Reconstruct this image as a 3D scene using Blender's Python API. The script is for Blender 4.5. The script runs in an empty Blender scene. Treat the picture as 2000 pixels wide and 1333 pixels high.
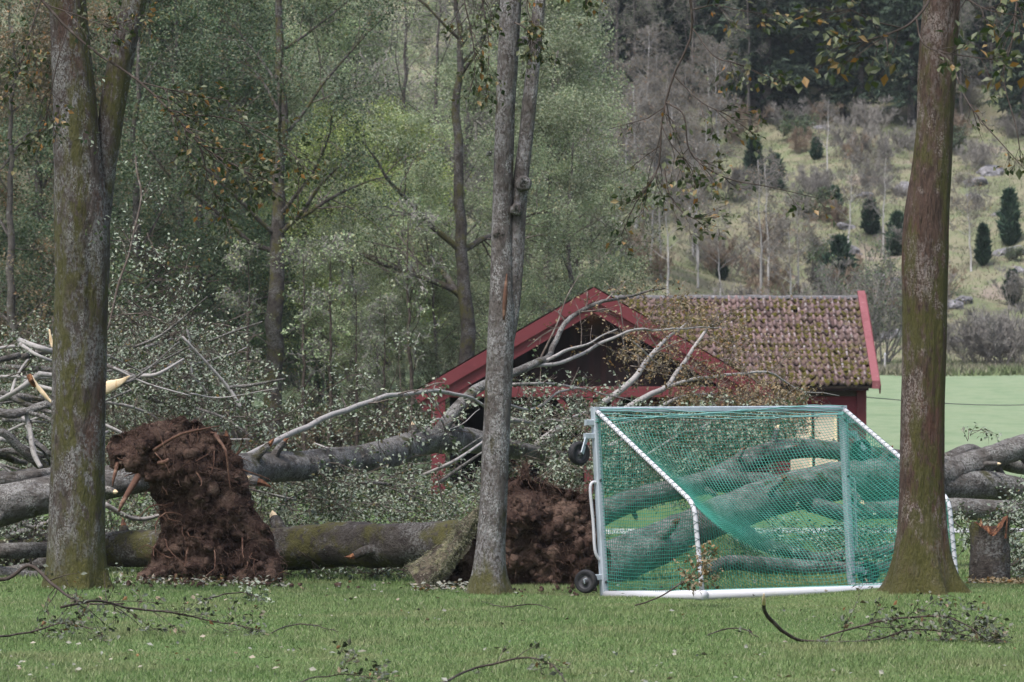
import bpy, math, random
import numpy as np

# ------------------------------------------------------------------ camera, light, exposure
sc = bpy.context.scene
COL = sc.collection
F_PX = 7500.0            # focal length in photo pixels (2000 px wide frame): 135 mm on 36 mm
EYE = 1.6                # eye height
HOR = 875.0              # photo row of the horizon
cam_d = bpy.data.cameras.new('camera')
cam = bpy.data.objects.new('camera', cam_d)
COL.objects.link(cam)
cam.location = (0, 0, EYE)
cam.rotation_euler = (math.radians(90), 0, 0)
cam_d.sensor_width = 36.0
cam_d.lens = 135.0
cam_d.shift_y = (HOR - 666.5) / 2000.0
cam_d.clip_start = 0.5
cam_d.clip_end = 3000
cam_d.dof.use_dof = True
cam_d.dof.focus_distance = 40.0
cam_d.dof.aperture_fstop = 6.3
sc.camera = cam

SUN_EL, SUN_AZ = math.radians(62), math.radians(215)
world = bpy.data.worlds.new('World')
sc.world = world
world.use_nodes = True
wn, wl = world.node_tree.nodes, world.node_tree.links
wn.clear()
sky = wn.new('ShaderNodeTexSky')
sky.sky_type = 'NISHITA'
sky.sun_disc = False
sky.sun_elevation = SUN_EL
sky.sun_rotation = SUN_AZ
sky.air_density = 1.0
sky.dust_density = 4.0
hs = wn.new('ShaderNodeHueSaturation')       # cloud cover: the blue mostly washed out
hs.inputs['Saturation'].default_value = 0.95
bg = wn.new('ShaderNodeBackground')
bg.inputs['Strength'].default_value = 0.085
wo = wn.new('ShaderNodeOutputWorld')
wl.new(sky.outputs[0], hs.inputs['Color'])
wl.new(hs.outputs[0], bg.inputs['Color'])
wl.new(bg.outputs[0], wo.inputs['Surface'])
sun_d = bpy.data.lights.new('sun', 'SUN')
sun_d.energy = 1.5
sun_d.angle = math.radians(18)
sun_d.color = (1.0, 0.985, 0.97)
sun = bpy.data.objects.new('sun', sun_d)
COL.objects.link(sun)
sun.rotation_euler = (math.pi / 2 - SUN_EL, 0, math.pi - SUN_AZ)
sc.view_settings.view_transform = 'Standard'
sc.view_settings.look = 'None'
sc.view_settings.exposure = 1.5
sc.view_settings.gamma = 1.0
sc.view_settings.use_curve_mapping = False
sc.render.engine = 'CYCLES'
sc.cycles.max_bounces = 5
sc.cycles.diffuse_bounces = 2
sc.cycles.glossy_bounces = 2
sc.cycles.transmission_bounces = 3
sc.cycles.volume_bounces = 0
sc.cycles.use_denoising = True
sc.cycles.denoising_prefilter = 'ACCURATE'
sc.cycles.use_adaptive_sampling = False

rng = np.random.default_rng(7)

# ------------------------------------------------------------------ helpers
def px(x, y, D):
    """photo pixel + distance -> point"""
    return np.array([(x - 1000.0) / F_PX * D, D, EYE + (HOR - y) / F_PX * D])

_tab = np.random.default_rng(3).random((32, 32, 32))
def vnoise(p):
    p = np.asarray(p, float)
    i = np.floor(p).astype(int)
    f = p - i
    f = f * f * (3 - 2 * f)
    r = 0
    for a in (0, 1):
        for b in (0, 1):
            for c in (0, 1):
                w = (f[..., 0] if a else 1 - f[..., 0]) * (f[..., 1] if b else 1 - f[..., 1]) * (f[..., 2] if c else 1 - f[..., 2])
                r = r + w * _tab[(i[..., 0] + a) & 31, (i[..., 1] + b) & 31, (i[..., 2] + c) & 31]
    return r * 2 - 1
def fbm(p, o=4):
    p = np.asarray(p, float)
    s, a = 0, 1
    for k in range(o):
        s = s + a * vnoise(p * 2 ** k + 11.3 * k)
        a *= .5
    return s

BUMPS = [(-4.5, 40.0, .09, .9), (-.26, 39.6, .06, .6), (4.05, 37.6, .13, 1.2), (.9, 40.2, -.07, .7), (4.7, 40.0, .06, 1.5), (5.0, 38.6, .06, 1.0)]
def H(x, y):
    x = np.asarray(x, float); y = np.asarray(y, float)
    z = np.interp(y, [-60, 20, 28, 36, 42, 64, 86, 100, 115, 140, 170, 178, 200, 225, 260, 320, 500, 1000],
                  [0, 0, 0.0, .06, .08, .2, .42, .75, 1.5, 3.0, 5.0, 5.6, 11.5, 18.5, 28, 42, 95, 150])
    for bx, by, bh, br in BUMPS:
        z = z + bh * np.exp(-((x - bx) ** 2 + (y - by) ** 2) / (br * br))
    q = np.stack([x, y, 0 * x], -1)
    z = z + .02 * fbm(q * .5, 3) * np.clip((y - 15) / 10, 0, 1)
    hill = np.clip((y - 172) / 12, 0, 1)
    z = z + hill * (1.6 * fbm(q * .06, 4) + .35 * fbm(q * .35, 3))
    return z
def h1(x, y):
    return float(H(np.array([x]), np.array([y]))[0])

class G:
    """collects geometry for ONE mesh"""
    def __init__(s):
        s.V, s.F, s.n = [], {}, 0
    def add(s, V, F):
        V = np.asarray(V, float).reshape(-1, 3)
        F = np.asarray(F, int)
        s.V.append(V)
        s.F.setdefault(F.shape[1], []).append(F + s.n)
        s.n += len(V)
        return s
    def mesh(s, name, smooth=False, off=None):
        V = np.concatenate(s.V)
        if off is not None:
            V = V - np.asarray(off)
        me = bpy.data.meshes.new(name)
        Fs = [np.concatenate(v) for v in s.F.values()]
        me.vertices.add(len(V))
        me.vertices.foreach_set('co', V.astype(np.float32).ravel())
        loops = np.concatenate([f.ravel() for f in Fs])
        tot = np.concatenate([np.full(len(f), f.shape[1]) for f in Fs])
        st = np.concatenate([[0], np.cumsum(tot)[:-1]])
        me.loops.add(len(loops))
        me.loops.foreach_set('vertex_index', loops.astype(np.int32))
        me.polygons.add(len(tot))
        me.polygons.foreach_set('loop_start', st.astype(np.int32))
        me.polygons.foreach_set('loop_total', tot.astype(np.int32))
        me.polygons.foreach_set('use_smooth', np.full(len(tot), bool(smooth)))
        me.update(calc_edges=True)
        me.validate()
        return me

ORG = {}
def thing(name, label, cat, loc=(0, 0, 0), group=None):
    o = bpy.data.objects.new(name, None)
    COL.objects.link(o)
    o.location = tuple(float(v) for v in loc)
    o.empty_display_size = .2
    ORG[o.name] = np.array(loc, float)
    tag(o, label, cat, group)
    return o
def tag(o, label, cat, group=None):
    o['label'] = label
    o['category'] = cat
    if group:
        o['group'] = group
    return o
def obj(name, g, mat, parent=None, smooth=False, loc=None, kind=None):
    """one mesh object; geometry is given in world coordinates"""
    off = ORG[parent.name] if parent is not None else (np.array(loc, float) if loc is not None else np.zeros(3))
    me = g if isinstance(g, bpy.types.Mesh) else g.mesh(name, smooth, off)
    if mat is not None and not me.materials:
        me.materials.append(mat)
    o = bpy.data.objects.new(name, me)
    COL.objects.link(o)
    if parent is not None:
        o.parent = parent
    else:
        o.location = tuple(off)
    ORG[o.name] = off
    if kind:
        o['kind'] = kind
    return o
def dup(root, loc, rotz=0, scale=1.0, label=None):
    r = root.copy()
    COL.objects.link(r)
    r.location = tuple(float(v) for v in loc)
    r.rotation_euler = (0, 0, rotz)
    r.scale = (scale, scale, scale) if np.isscalar(scale) else scale
    if label:
        r['label'] = label
    for ch in root.children:
        c = ch.copy()
        COL.objects.link(c)
        c.parent = r
        for gch in ch.children:
            d = gch.copy()
            COL.objects.link(d)
            d.parent = c
    return r

def norm(v):
    v = np.asarray(v, float)
    return v / np.maximum(np.linalg.norm(v, axis=-1, keepdims=True), 1e-9)

def tubes(paths, radii, sides=5, cap=True):
    """paths (n,m,3), radii (n,m) -> V,F, all tubes at once"""
    P = np.asarray(paths, float)
    R = np.asarray(radii, float)
    n, m = P.shape[:2]
    T = np.empty_like(P)
    T[:, 1:-1] = P[:, 2:] - P[:, :-2]
    T[:, 0] = P[:, 1] - P[:, 0]
    T[:, -1] = P[:, -1] - P[:, -2]
    T = norm(T)
    mean = norm(P[:, -1] - P[:, 0] + 1e-6)
    ref = np.where(np.abs(mean[:, 2:3]) < .8, np.array([[0, 0, 1.]]), np.array([[1., 0, 0]]))
    A = norm(np.cross(T, ref[:, None, :]))
    B = np.cross(T, A)
    th = np.arange(sides) * 2 * math.pi / sides
    V = P[:, :, None, :] + R[:, :, None, None] * (np.cos(th)[None, None, :, None] * A[:, :, None, :] + np.sin(th)[None, None, :, None] * B[:, :, None, :])
    idx = np.arange(n * m * sides).reshape(n, m, sides)
    a = idx[:, :-1, :]
    b = np.roll(a, -1, axis=2)
    c = idx[:, 1:, :]
    d = np.roll(c, -1, axis=2)
    Fq = np.stack([a, b, d, c], -1).reshape(-1, 4)
    return V.reshape(-1, 3), Fq, idx

def gtubes(g, paths, radii, sides=5, cap=False):
    V, Fq, idx = tubes(paths, radii, sides)
    g.add(V, Fq)
    if cap:
        base = g.n - len(V)
        for i in range(idx.shape[0]):
            for end, flip in ((idx[i, 0], True), (idx[i, -1], False)):
                f = (end[::-1] if flip else end) + base
                g.F.setdefault(sides, []).append(f[None, :])
    return g

def catmull(pts, n):
    P = np.asarray(pts, float)
    P = np.vstack([2 * P[0] - P[1], P, 2 * P[-1] - P[-2]])
    k = len(P) - 3
    t = np.linspace(0, k - 1e-6, n)
    i = t.astype(int)
    f = (t - i)[:, None]
    p0, p1, p2, p3 = P[i], P[i + 1], P[i + 2], P[i + 3]
    return .5 * (2 * p1 + (p2 - p0) * f + (2 * p0 - 5 * p1 + 4 * p2 - p3) * f ** 2 + (3 * p1 - p0 - 3 * p2 + p3) * f ** 3)

def limb(spec, n=30):
    """spec: rows of (photo x, photo y, distance, width in photo px) -> path, radii"""
    S = np.array([list(px(x, y, d)) + [w * .5 * d / F_PX] for x, y, d, w in spec])
    C = catmull(S, n)
    return C[:, :3], np.maximum(C[:, 3], .002)

def bark_tube(g, path, rad, sides=20, amp=.06, fluted=.0, freq=3.0, seed=0., cap=True):
    """a log: displaced tube with bark relief"""
    V, Fq, idx = tubes(path[None], rad[None], sides)
    c = np.repeat(path, sides, axis=0)
    r = np.repeat(rad, sides)[:, None]
    d = norm(V - c)
    s = np.linspace(0, 1, len(path)) * np.linalg.norm(np.diff(path, axis=0), axis=1).sum()
    u = np.repeat(s, sides)
    q = np.stack([d[:, 0] * 1.5 + seed, d[:, 1] * 1.5 + d[:, 2] * .7, u * .9], -1)
    nz = fbm(q * freq / 3, 3) * amp + fbm(np.stack([d[:, 0] * 6 + seed, d[:, 1] * 6, u * 5 + d[:, 2] * 4], -1), 2) * amp * .45
    V = V + d * r * nz[:, None]
    g.add(V, Fq)
    if cap:
        base = g.n - len(V)
        g.F.setdefault(sides, []).append(idx[0, 0][::-1][None] + base)
        g.F.setdefault(sides, []).append(idx[0, -1][None] + base)
    return g

def polylines(S, Dr, L, nseg, wob, grav, rg):
    n = len(S)
    P = np.empty((n, nseg + 1, 3))
    P[:, 0] = S
    d = norm(Dr)
    for k in range(nseg):
        d = norm(d + rg.normal(0, wob, (n, 3)) + np.array([0, 0, grav]))
        P[:, k + 1] = P[:, k] + d * (L / nseg)[:, None]
    return P

def children(P, R, count, length, angle, rg, tmin=.25, nseg=4, wob=.22, grav=0., rratio=.55, up=0., taper=.6, flat=None):
    """count children per parent polyline"""
    n, m = P.shape[:2]
    k = n * count
    pi = np.repeat(np.arange(n), count)
    t = tmin + (1 - tmin) * rg.random(k) ** .85
    x = t * (m - 1) * .999
    i = x.astype(int)
    f = (x - i)[:, None]
    S = P[pi, i] * (1 - f) + P[pi, i + 1] * f
    T = norm(P[pi, i + 1] - P[pi, i])
    r = R[pi, i] * (1 - f[:, 0]) + R[pi, i + 1] * f[:, 0]
    q = rg.normal(0, 1, (k, 3))
    if flat is not None:
        q = q * np.asarray(flat)
    q = norm(q - (q * T).sum(1, keepdims=True) * T)
    a = np.radians(angle) * rg.uniform(.6, 1.3, k)[:, None]
    Dr = T * np.cos(a) + q * np.sin(a) + np.array([0, 0, up])
    L = length * rg.uniform(.5, 1.2, k) * (1 - taper * t)
    C = polylines(S, Dr, L, nseg, wob, grav, rg)
    r0 = np.maximum(r * rratio, .0025)
    RR = r0[:, None] * np.linspace(1, .35, nseg + 1)[None]
    return C, RR

def leaf_geo(g, C, size, rg, droop=.3, fold=.35, width=.62, flat=.0, along=None):
    """folded rhomb leaves at points C"""
    n = len(C)
    a = rg.normal(0, 1, (n, 3))
    a[:, 2] = a[:, 2] * (1 - flat) * .7 - droop
    if along is not None:
        a = norm(a) + norm(along) * .9
    a = norm(a)
    nn = rg.normal(0, .7, (n, 3)) + np.array([0, 0, 1.])
    nn = norm(nn - (nn * a).sum(1, keepdims=True) * a)
    b = np.cross(nn, a)
    s = (size * rg.uniform(.6, 1.25, n))[:, None]
    w = s * width * .5
    mid = C + a * s * .45
    V = np.stack([C, mid + b * w + nn * w * fold, C + a * s, mid - b * w + nn * w * fold], 1).reshape(-1, 3)
    k = np.arange(n)[:, None] * 4
    Fa = np.concatenate([k + np.array([[0, 1, 2]]), k + np.array([[0, 2, 3]])], 0)
    g.add(V, Fa)
    return g

def box(g, c, s, rot=None):
    x, y, z = np.array(s) / 2.
    V = np.array([[-x, -y, -z], [x, -y, -z], [x, y, -z], [-x, y, -z], [-x, -y, z], [x, -y, z], [x, y, z], [-x, y, z]])
    if rot is not None:
        V = V @ np.asarray(rot).T
    g.add(V + np.asarray(c), [[0, 3, 2, 1], [4, 5, 6, 7], [0, 1, 5, 4], [1, 2, 6, 5], [2, 3, 7, 6], [3, 0, 4, 7]])
    return g
def beam(g, a, b, w, h, up=(0, 0, 1), bev=.0):
    """a prism from a to b, w across, h along up; bevelled section when bev > 0"""
    a = np.asarray(a, float); b = np.asarray(b, float)
    t = norm(b - a)
    s = norm(np.cross(t, up))
    u = np.cross(s, t)
    if bev > 0:
        x, y = w / 2, h / 2
        prof = [(-x + bev, -y), (x - bev, -y), (x, -y + bev), (x, y - bev), (x - bev, y), (-x + bev, y), (-x, y - bev), (-x, -y + bev)]
    else:
        prof = [(-w / 2, -h / 2), (w / 2, -h / 2), (w / 2, h / 2), (-w / 2, h / 2)]
    k = len(prof)
    V = [a + s * p + u * q for p, q in prof] + [b + s * p + u * q for p, q in prof]
    g.add(V, [[i, (i + 1) % k, (i + 1) % k + k, i + k] for i in range(k)])
    base = g.n - 2 * k
    g.F.setdefault(k, []).append(np.array([list(range(k))[::-1]]) + base)
    g.F.setdefault(k, []).append(np.array([list(range(k, 2 * k))]) + base)
    return g

# ------------------------------------------------------------------ materials
def LM(name, base, layers=(), rough=.85, bump=None, spec=.25, island=None, metal=0., var=None, coord='Object', foot=None):
    """layered procedural material: base colour + noise-masked layers, each (colour, scale, lo, hi[, detail])"""
    m = bpy.data.materials.new(name)
    m.use_nodes = True
    nt = m.node_tree
    N, L = nt.nodes, nt.links
    bs = N['Principled BSDF']
    bs.inputs['Roughness'].default_value = rough
    bs.inputs['Specular IOR Level'].default_value = spec
    bs.inputs['Metallic'].default_value = metal
    tc = N.new('ShaderNodeTexCoord')
    gp = N.new('ShaderNodeNewGeometry')
    out = None
    col = N.new('ShaderNodeRGB')
    col.outputs[0].default_value = (*base, 1)
    out = col.outputs[0]
    def noise(scale, detail):
        mp = N.new('ShaderNodeMapping')
        s = scale if not np.isscalar(scale) else (scale,) * 3
        mp.inputs['Scale'].default_value = s
        mp.inputs['Location'].default_value = tuple(np.random.default_rng(len(N) + int(sum(s) * 10)).random(3) * 9)
        L.new(gp.outputs['Position'] if coord == 'Position' else tc.outputs[coord], mp.inputs['Vector'])
        n = N.new('ShaderNodeTexNoise')
        n.inputs['Scale'].default_value = 1
        n.inputs['Detail'].default_value = detail
        n.inputs['Roughness'].default_value = .66
        L.new(mp.outputs[0], n.inputs['Vector'])
        return n.outputs[0]
    if island:
        ge = N.new('ShaderNodeNewGeometry')
        rp = N.new('ShaderNodeValToRGB')
        rp.color_ramp.interpolation = 'LINEAR'
        el = rp.color_ramp.elements
        el[0].position, el[0].color = island[0][0], (*island[0][1], 1)
        el[1].position, el[1].color = island[-1][0], (*island[-1][1], 1)
        for p, c in island[1:-1]:
            e = el.new(p); e.color = (*c, 1)
        L.new(ge.outputs['Random Per Island'], rp.inputs[0])
        out = rp.outputs[0]
    if var:
        oi = N.new('ShaderNodeObjectInfo')
        hv = N.new('ShaderNodeHueSaturation')
        mr = N.new('ShaderNodeMapRange')
        mr.inputs['To Min'].default_value, mr.inputs['To Max'].default_value = var
        L.new(oi.outputs['Random'], mr.inputs[0])
        L.new(mr.outputs[0], hv.inputs['Value'])
        L.new(out, hv.inputs['Color'])
        out = hv.outputs[0]
    for ly in layers:
        c, scale, lo, hi = ly[:4]
        mr = N.new('ShaderNodeMapRange')
        mr.interpolation_type = 'SMOOTHSTEP'
        mr.inputs['From Min'].default_value = lo
        mr.inputs['From Max'].default_value = hi
        mr.inputs['To Max'].default_value = ly[5] if len(ly) > 5 else 1.
        L.new(noise(scale, ly[4] if len(ly) > 4 else 4), mr.inputs[0])
        fac = mr.outputs[0]
        if len(ly) > 6:                      # a second, finer mask: speckles only inside the patches
            m2 = N.new('ShaderNodeMapRange')
            m2.interpolation_type = 'SMOOTHSTEP'
            m2.inputs['From Min'].default_value, m2.inputs['From Max'].default_value = ly[6][1], ly[6][2]
            L.new(noise(ly[6][0], 4), m2.inputs[0])
            mm = N.new('ShaderNodeMath'); mm.operation = 'MULTIPLY'
            L.new(fac, mm.inputs[0]); L.new(m2.outputs[0], mm.inputs[1])
            fac = mm.outputs[0]
        mx = N.new('ShaderNodeMix')
        mx.data_type = 'RGBA'
        L.new(fac, mx.inputs[0])
        L.new(out, mx.inputs[6])
        mx.inputs[7].default_value = (*c, 1)
        out = mx.outputs[2]
    if foot:                                 # moss that has grown up the foot of the trunk
        fc, z0, z1 = foot
        sz = N.new('ShaderNodeSeparateXYZ'); L.new(gp.outputs['Position'], sz.inputs[0])
        ma = N.new('ShaderNodeMath'); ma.operation = 'MULTIPLY_ADD'
        ma.inputs[1].default_value = -1.6; L.new(noise((7, 7, 2.5), 5), ma.inputs[0]); L.new(sz.outputs['Z'], ma.inputs[2])
        mr = N.new('ShaderNodeMapRange'); mr.interpolation_type = 'SMOOTHSTEP'
        mr.inputs['From Min'].default_value, mr.inputs['From Max'].default_value = z1 - .8, z0 - .8
        mr.inputs['To Max'].default_value = .92
        L.new(ma.outputs[0], mr.inputs[0])
        mx = N.new('ShaderNodeMix'); mx.data_type = 'RGBA'
        L.new(mr.outputs[0], mx.inputs[0]); L.new(out, mx.inputs[6]); mx.inputs[7].default_value = (*fc, 1)
        out = mx.outputs[2]
    L.new(out, bs.inputs['Base Color'])
    if bump:
        bp = N.new('ShaderNodeBump')
        bp.inputs['Strength'].default_value = bump[1]
        bp.inputs['Distance'].default_value = bump[2]
        L.new(noise(bump[0], 5), bp.inputs['Height'])
        L.new(bp.outputs[0], bs.inputs['Normal'])
    return m

def leaf_mat(name, stops, under=(.30, .33, .26), umix=.55, transl=.25, var=None, clump=None):
    """leaf: colour per leaf, paler underside, some light through it"""
    m = bpy.data.materials.new(name)
    m.use_nodes = True
    nt = m.node_tree
    N, L = nt.nodes, nt.links
    bs = N['Principled BSDF']
    bs.inputs['Roughness'].default_value = .5
    bs.inputs['Specular IOR Level'].default_value = .35
    ge = N.new('ShaderNodeNewGeometry')
    rp = N.new('ShaderNodeValToRGB')
    el = rp.color_ramp.elements
    el[0].position, el[0].color = stops[0][0], (*stops[0][1], 1)
    el[1].position, el[1].color = stops[-1][0], (*stops[-1][1], 1)
    for p, c in stops[1:-1]:
        e = el.new(p); e.color = (*c, 1)
    L.new(ge.outputs['Random Per Island'], rp.inputs[0])
    out = rp.outputs[0]
    if var:
        oi = N.new('ShaderNodeObjectInfo')
        hv = N.new('ShaderNodeHueSaturation')
        mr = N.new('ShaderNodeMapRange')
        mr.inputs['To Min'].default_value, mr.inputs['To Max'].default_value = var
        L.new(oi.outputs['Random'], mr.inputs[0])
        L.new(mr.outputs[0], hv.inputs['Value'])
        L.new(out, hv.inputs['Color'])
        out = hv.outputs[0]
    if clump:                                # crown light and dark put into the colour: noise makes sprays darker or paler
        tcn = N.new('ShaderNodeTexCoord')
        nz = N.new('ShaderNodeTexNoise'); nz.inputs['Scale'].default_value = clump[0]; nz.inputs['Detail'].default_value = 2
        L.new(tcn.outputs['Object'], nz.inputs['Vector'])
        mr2 = N.new('ShaderNodeMapRange'); mr2.inputs['From Min'].default_value = .35; mr2.inputs['From Max'].default_value = .65
        mr2.inputs['To Min'].default_value, mr2.inputs['To Max'].default_value = clump[1:]
        L.new(nz.outputs[0], mr2.inputs[0])
        hv2 = N.new('ShaderNodeHueSaturation'); L.new(mr2.outputs[0], hv2.inputs['Value']); L.new(out, hv2.inputs['Color'])
        out = hv2.outputs[0]
    mu = N.new('ShaderNodeMath'); mu.operation = 'MULTIPLY'
    mu.inputs[1].default_value = umix
    L.new(ge.outputs['Backfacing'], mu.inputs[0])
    mx = N.new('ShaderNodeMix'); mx.data_type = 'RGBA'
    L.new(mu.outputs[0], mx.inputs[0])
    L.new(out, mx.inputs[6])
    mx.inputs[7].default_value = (*under, 1)
    L.new(mx.outputs[2], bs.inputs['Base Color'])
    tr = N.new('ShaderNodeBsdfTranslucent')
    L.new(out, tr.inputs['Color'])
    ms = N.new('ShaderNodeMixShader')
    ms.inputs[0].default_value = transl
    L.new(bs.outputs[0], ms.inputs[1])
    L.new(tr.outputs[0], ms.inputs[2])
    L.new(ms.outputs[0], N['Material Output'].inputs['Surface'])
    return m

M = {}
SP = ((34, 34, 26), .44, .56)
SPF = ((60, 60, 44), .46, .58)
MOSS = (.068, .066, .017)
M['bark_a'] = LM('bark_a', (0.069, 0.054, 0.047), [((0.036, 0.027, 0.022), (24, 24, 6), .46, .64, 5, .8), ((0.076, 0.040, 0.029), (3, 3, .7), .54, .64, 6, .7),
                 ((0.178, 0.173, 0.171), (3.2, 3.2, 1.6), .44, .56, 6, .8, SP), ((0.264, 0.262, 0.254), (4.5, 4.5, 2.4), .48, .6, 6, .85, SPF),
                 (MOSS, (1.9, 1.9, .7), .46, .57, 7, .88, ((14, 14, 6), .36, .52)), ((0.023, 0.017, 0.014), (44, 44, 9), .60, .70, 4, .8)],
                 bump=((30, 30, 8), 1., .06), foot=(MOSS, .15, .9))
M['bark_b'] = LM('bark_b', (0.107, 0.094, 0.087), [((0.049, 0.038, 0.034), (20, 20, 11), .48, .64, 5, .8),
                 ((0.238, 0.230, 0.231), (3.4, 3.4, 2.0), .42, .56, 6, .8, SP), ((0.332, 0.330, 0.326), (5, 5, 3), .47, .6, 6, .85, SPF),
                 ((0.049, 0.042, 0.017), (3.0, 3.0, 1.5), .58, .66, 6, .85), ((0.028, 0.022, 0.018), (44, 44, 18), .60, .70, 4, .8)],
                 bump=((34, 34, 14), 1., .05), foot=(MOSS, .1, .55))
M['bark_c'] = LM('bark_c', (0.086, 0.054, 0.042), [((0.039, 0.025, 0.019), (26, 26, 5), .45, .62, 5, .85), ((0.099, 0.043, 0.030), (2.6, 2.6, .6), .5, .62, 6, .7),
                 ((0.197, 0.164, 0.152), (3, 3, 1.3), .46, .58, 6, .75, SP), ((0.291, 0.248, 0.225), (4, 4, 2), .5, .62, 6, .85, SPF),
                 (MOSS, (1.7, 1.7, .65), .475, .58, 7, .88, ((14, 14, 6), .36, .52)), ((0.027, 0.018, 0.013), (46, 46, 8), .59, .69, 4, .85)],
                 bump=((34, 34, 6), 1., .07), foot=(MOSS, .2, 1.0))
LOGB = ((9, 26, 26), 1., .05)
M['log'] = LM('log', (0.093, 0.083, 0.075), [((0.034, 0.028, 0.024), 9, .48, .64, 6, .9), ((0.186, 0.180, 0.174), 2.6, .42, .56, 6, .85, (30, .42, .56)), ((0.285, 0.282, 0.267), 3.6, .46, .58, 6, .85, (55, .46, .58)),
              ((0.046, 0.045, 0.014), 2.0, .57, .66, 6, .85), ((0.019, 0.015, 0.013), 34, .6, .7, 4, .8)], bump=LOGB)
M['log_dark'] = LM('log_dark', (0.059, 0.050, 0.044), [((0.025, 0.020, 0.017), 9, .46, .62, 6, .9), ((0.161, 0.159, 0.151), 3, .46, .58, 6, .8, (34, .44, .58)), ((0.074, 0.070, 0.020), 2.0, .47, .60, 6, .9, (12, .36, .5)),
              ((0.015, 0.012, 0.010), 34, .58, .68, 4, .8)], bump=(30, 1., .035))
M['limb'] = LM('limb', (0.281, 0.266, 0.255), [((0.101, 0.084, 0.075), 16, .54, .66, 5, .8), ((0.406, 0.395, 0.383), 22, .58, .68, 4, .7)], bump=(40, .5, .01))
M['twig'] = LM('twig', (0.080, 0.062, 0.051), [((0.168, 0.148, 0.128), 8, .45, .65, 3)])
M['twig_dark'] = LM('twig_dark', (0.044, 0.033, 0.027), [((0.096, 0.078, 0.068), 8, .5, .68, 3)])
M['splinter'] = LM('splinter', (.66, .52, .34), [((.45, .27, .12), (20, 20, 5), .5, .7, 5, .7)], rough=.7)
M['splinter_red'] = LM('splinter_red', (0.120, 0.052, 0.028), [((0.345, 0.154, 0.070), (16, 16, 5), .50, .62, 5, .8), ((0.038, 0.020, 0.014), 9, .5, .62, 5), ((0.450, 0.294, 0.175), 22, .62, .7, 4, .8)], rough=.8, bump=(30, .7, .02))
M['soil'] = LM('soil', (0.058, 0.036, 0.029), [((0.132, 0.087, 0.067), 4.0, .46, .60, 7), ((0.021, 0.013, 0.012), 6, .54, .66, 6), ((0.212, 0.157, 0.122), 3, .56, .66, 6, .8, (20, .46, .6))],
               rough=.95, bump=(26, 1., .06), spec=.1)
M['root'] = LM('root', (0.064, 0.038, 0.029), [((0.138, 0.088, 0.068), 6, .48, .62, 5), ((0.028, 0.016, 0.013), 9, .55, .66, 5)], rough=.9, spec=.12)
M['root_thick'] = LM('root_thick', (.10, .052, .036), [((.2, .12, .085), 9, .5, .64, 5)], rough=.9, bump=(30, .6, .01))
M['turf_blade'] = LM('turf_blade', (.2, .2, .12), island=[(0, (.05, .052, .03)), (.5, (.11, .115, .065)), (1, (.24, .23, .175))], rough=.9)
M['turf'] = LM('turf', (0.112, 0.094, 0.066), [((0.044, 0.034, 0.026), 7, .46, .6, 6), ((0.188, 0.180, 0.102), 5, .5, .62, 6, .8), ((0.275, 0.252, 0.192), 20, .58, .68, 6, .8)], rough=.95, bump=(40, 1., .04))
M['grass'] = LM('grass', (.1, .15, .05), [((.21, .205, .105), .8, .48, .66, 7, .55), ((.07, .14, .035), 1.1, .52, .66, 5, .5)], rough=.7, spec=.3,
                island=[(0, (0.085, 0.141, 0.043)), (.5, (0.115, 0.175, 0.057)), (.85, (0.156, 0.209, 0.081)), (.95, (0.230, 0.245, 0.142)), (1, (0.304, 0.296, 0.190))])
M['alu'] = LM('alu', (.42, .47, .52), [((.30, .33, .36), (9, 9, 3), .5, .7, 5, .6)], rough=.5, metal=.25, spec=.5)
M['white_paint'] = LM('white_paint', (.50, .50, .53), [((.45, .44, .42), 6, .56, .72, 6, .6), ((.30, .32, .22), 20, .64, .72, 5, .5)], rough=.45, spec=.4)
M['net'] = LM('net', (0.018, 0.165, 0.119), [((0.036, 0.220, 0.173), 3, .45, .6, 3)], rough=.6)
M['net_pale'] = LM('net_pale', (.17, .36, .34), rough=.6)
M['lacing'] = LM('lacing', (.05, .10, .09), rough=.7)
M['rubber'] = LM('rubber', (.018, .018, .020), [((.06, .055, .05), 12, .55, .7, 5, .7)], rough=.75, spec=.3)
M['rim'] = LM('rim', (.05, .05, .055), [((.22, .21, .2), 20, .55, .68, 4, .6)], rough=.6)
M['red'] = LM('red', (0.129, 0.023, 0.029), [((0.099, 0.016, 0.020), (1.2, 1.2, 5), .48, .66, 5, .5), ((0.215, 0.054, 0.052), 7, .6, .74, 6, .5)], rough=.6, spec=.3)
M['red_pale'] = LM('red_pale', (0.204, 0.068, 0.077), [((0.153, 0.045, 0.050), 3, .48, .66, 5, .7), ((0.357, 0.234, 0.225), 10, .6, .72, 5, .5)], rough=.7, spec=.3)
M['red_wall'] = LM('red_wall', (.19, .030, .040), [((.13, .018, .024), (.7, .7, 9), .48, .64, 5, .7), ((.24, .07, .075), 9, .6, .72, 5, .5)], rough=.7, var=(.85, 1.12))
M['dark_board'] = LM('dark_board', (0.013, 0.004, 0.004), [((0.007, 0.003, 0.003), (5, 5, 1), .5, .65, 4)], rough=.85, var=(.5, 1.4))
M['soffit'] = LM('soffit', (.05, .035, .028), rough=.9)
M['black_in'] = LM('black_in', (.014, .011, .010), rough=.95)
M['ridge'] = LM('ridge', (.11, .105, .11), [((.25, .25, .26), 9, .52, .68, 6, .8), ((.045, .04, .04), 14, .56, .68, 5)], rough=.9, bump=(30, .6, .02))
M['tile'] = LM('tile', (.130, .088, .080), [((.075, .042, .042), 2.5, .5, .66, 5, .7), ((.20, .16, .165), 3, .54, .68, 4, .6),
               ((.085, .074, .018), 1.1, .48, .54, 6, .95, (7, .42, .54))], rough=.9, bump=(26, .6, .015), var=(.6, 1.4), coord='Position')
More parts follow.
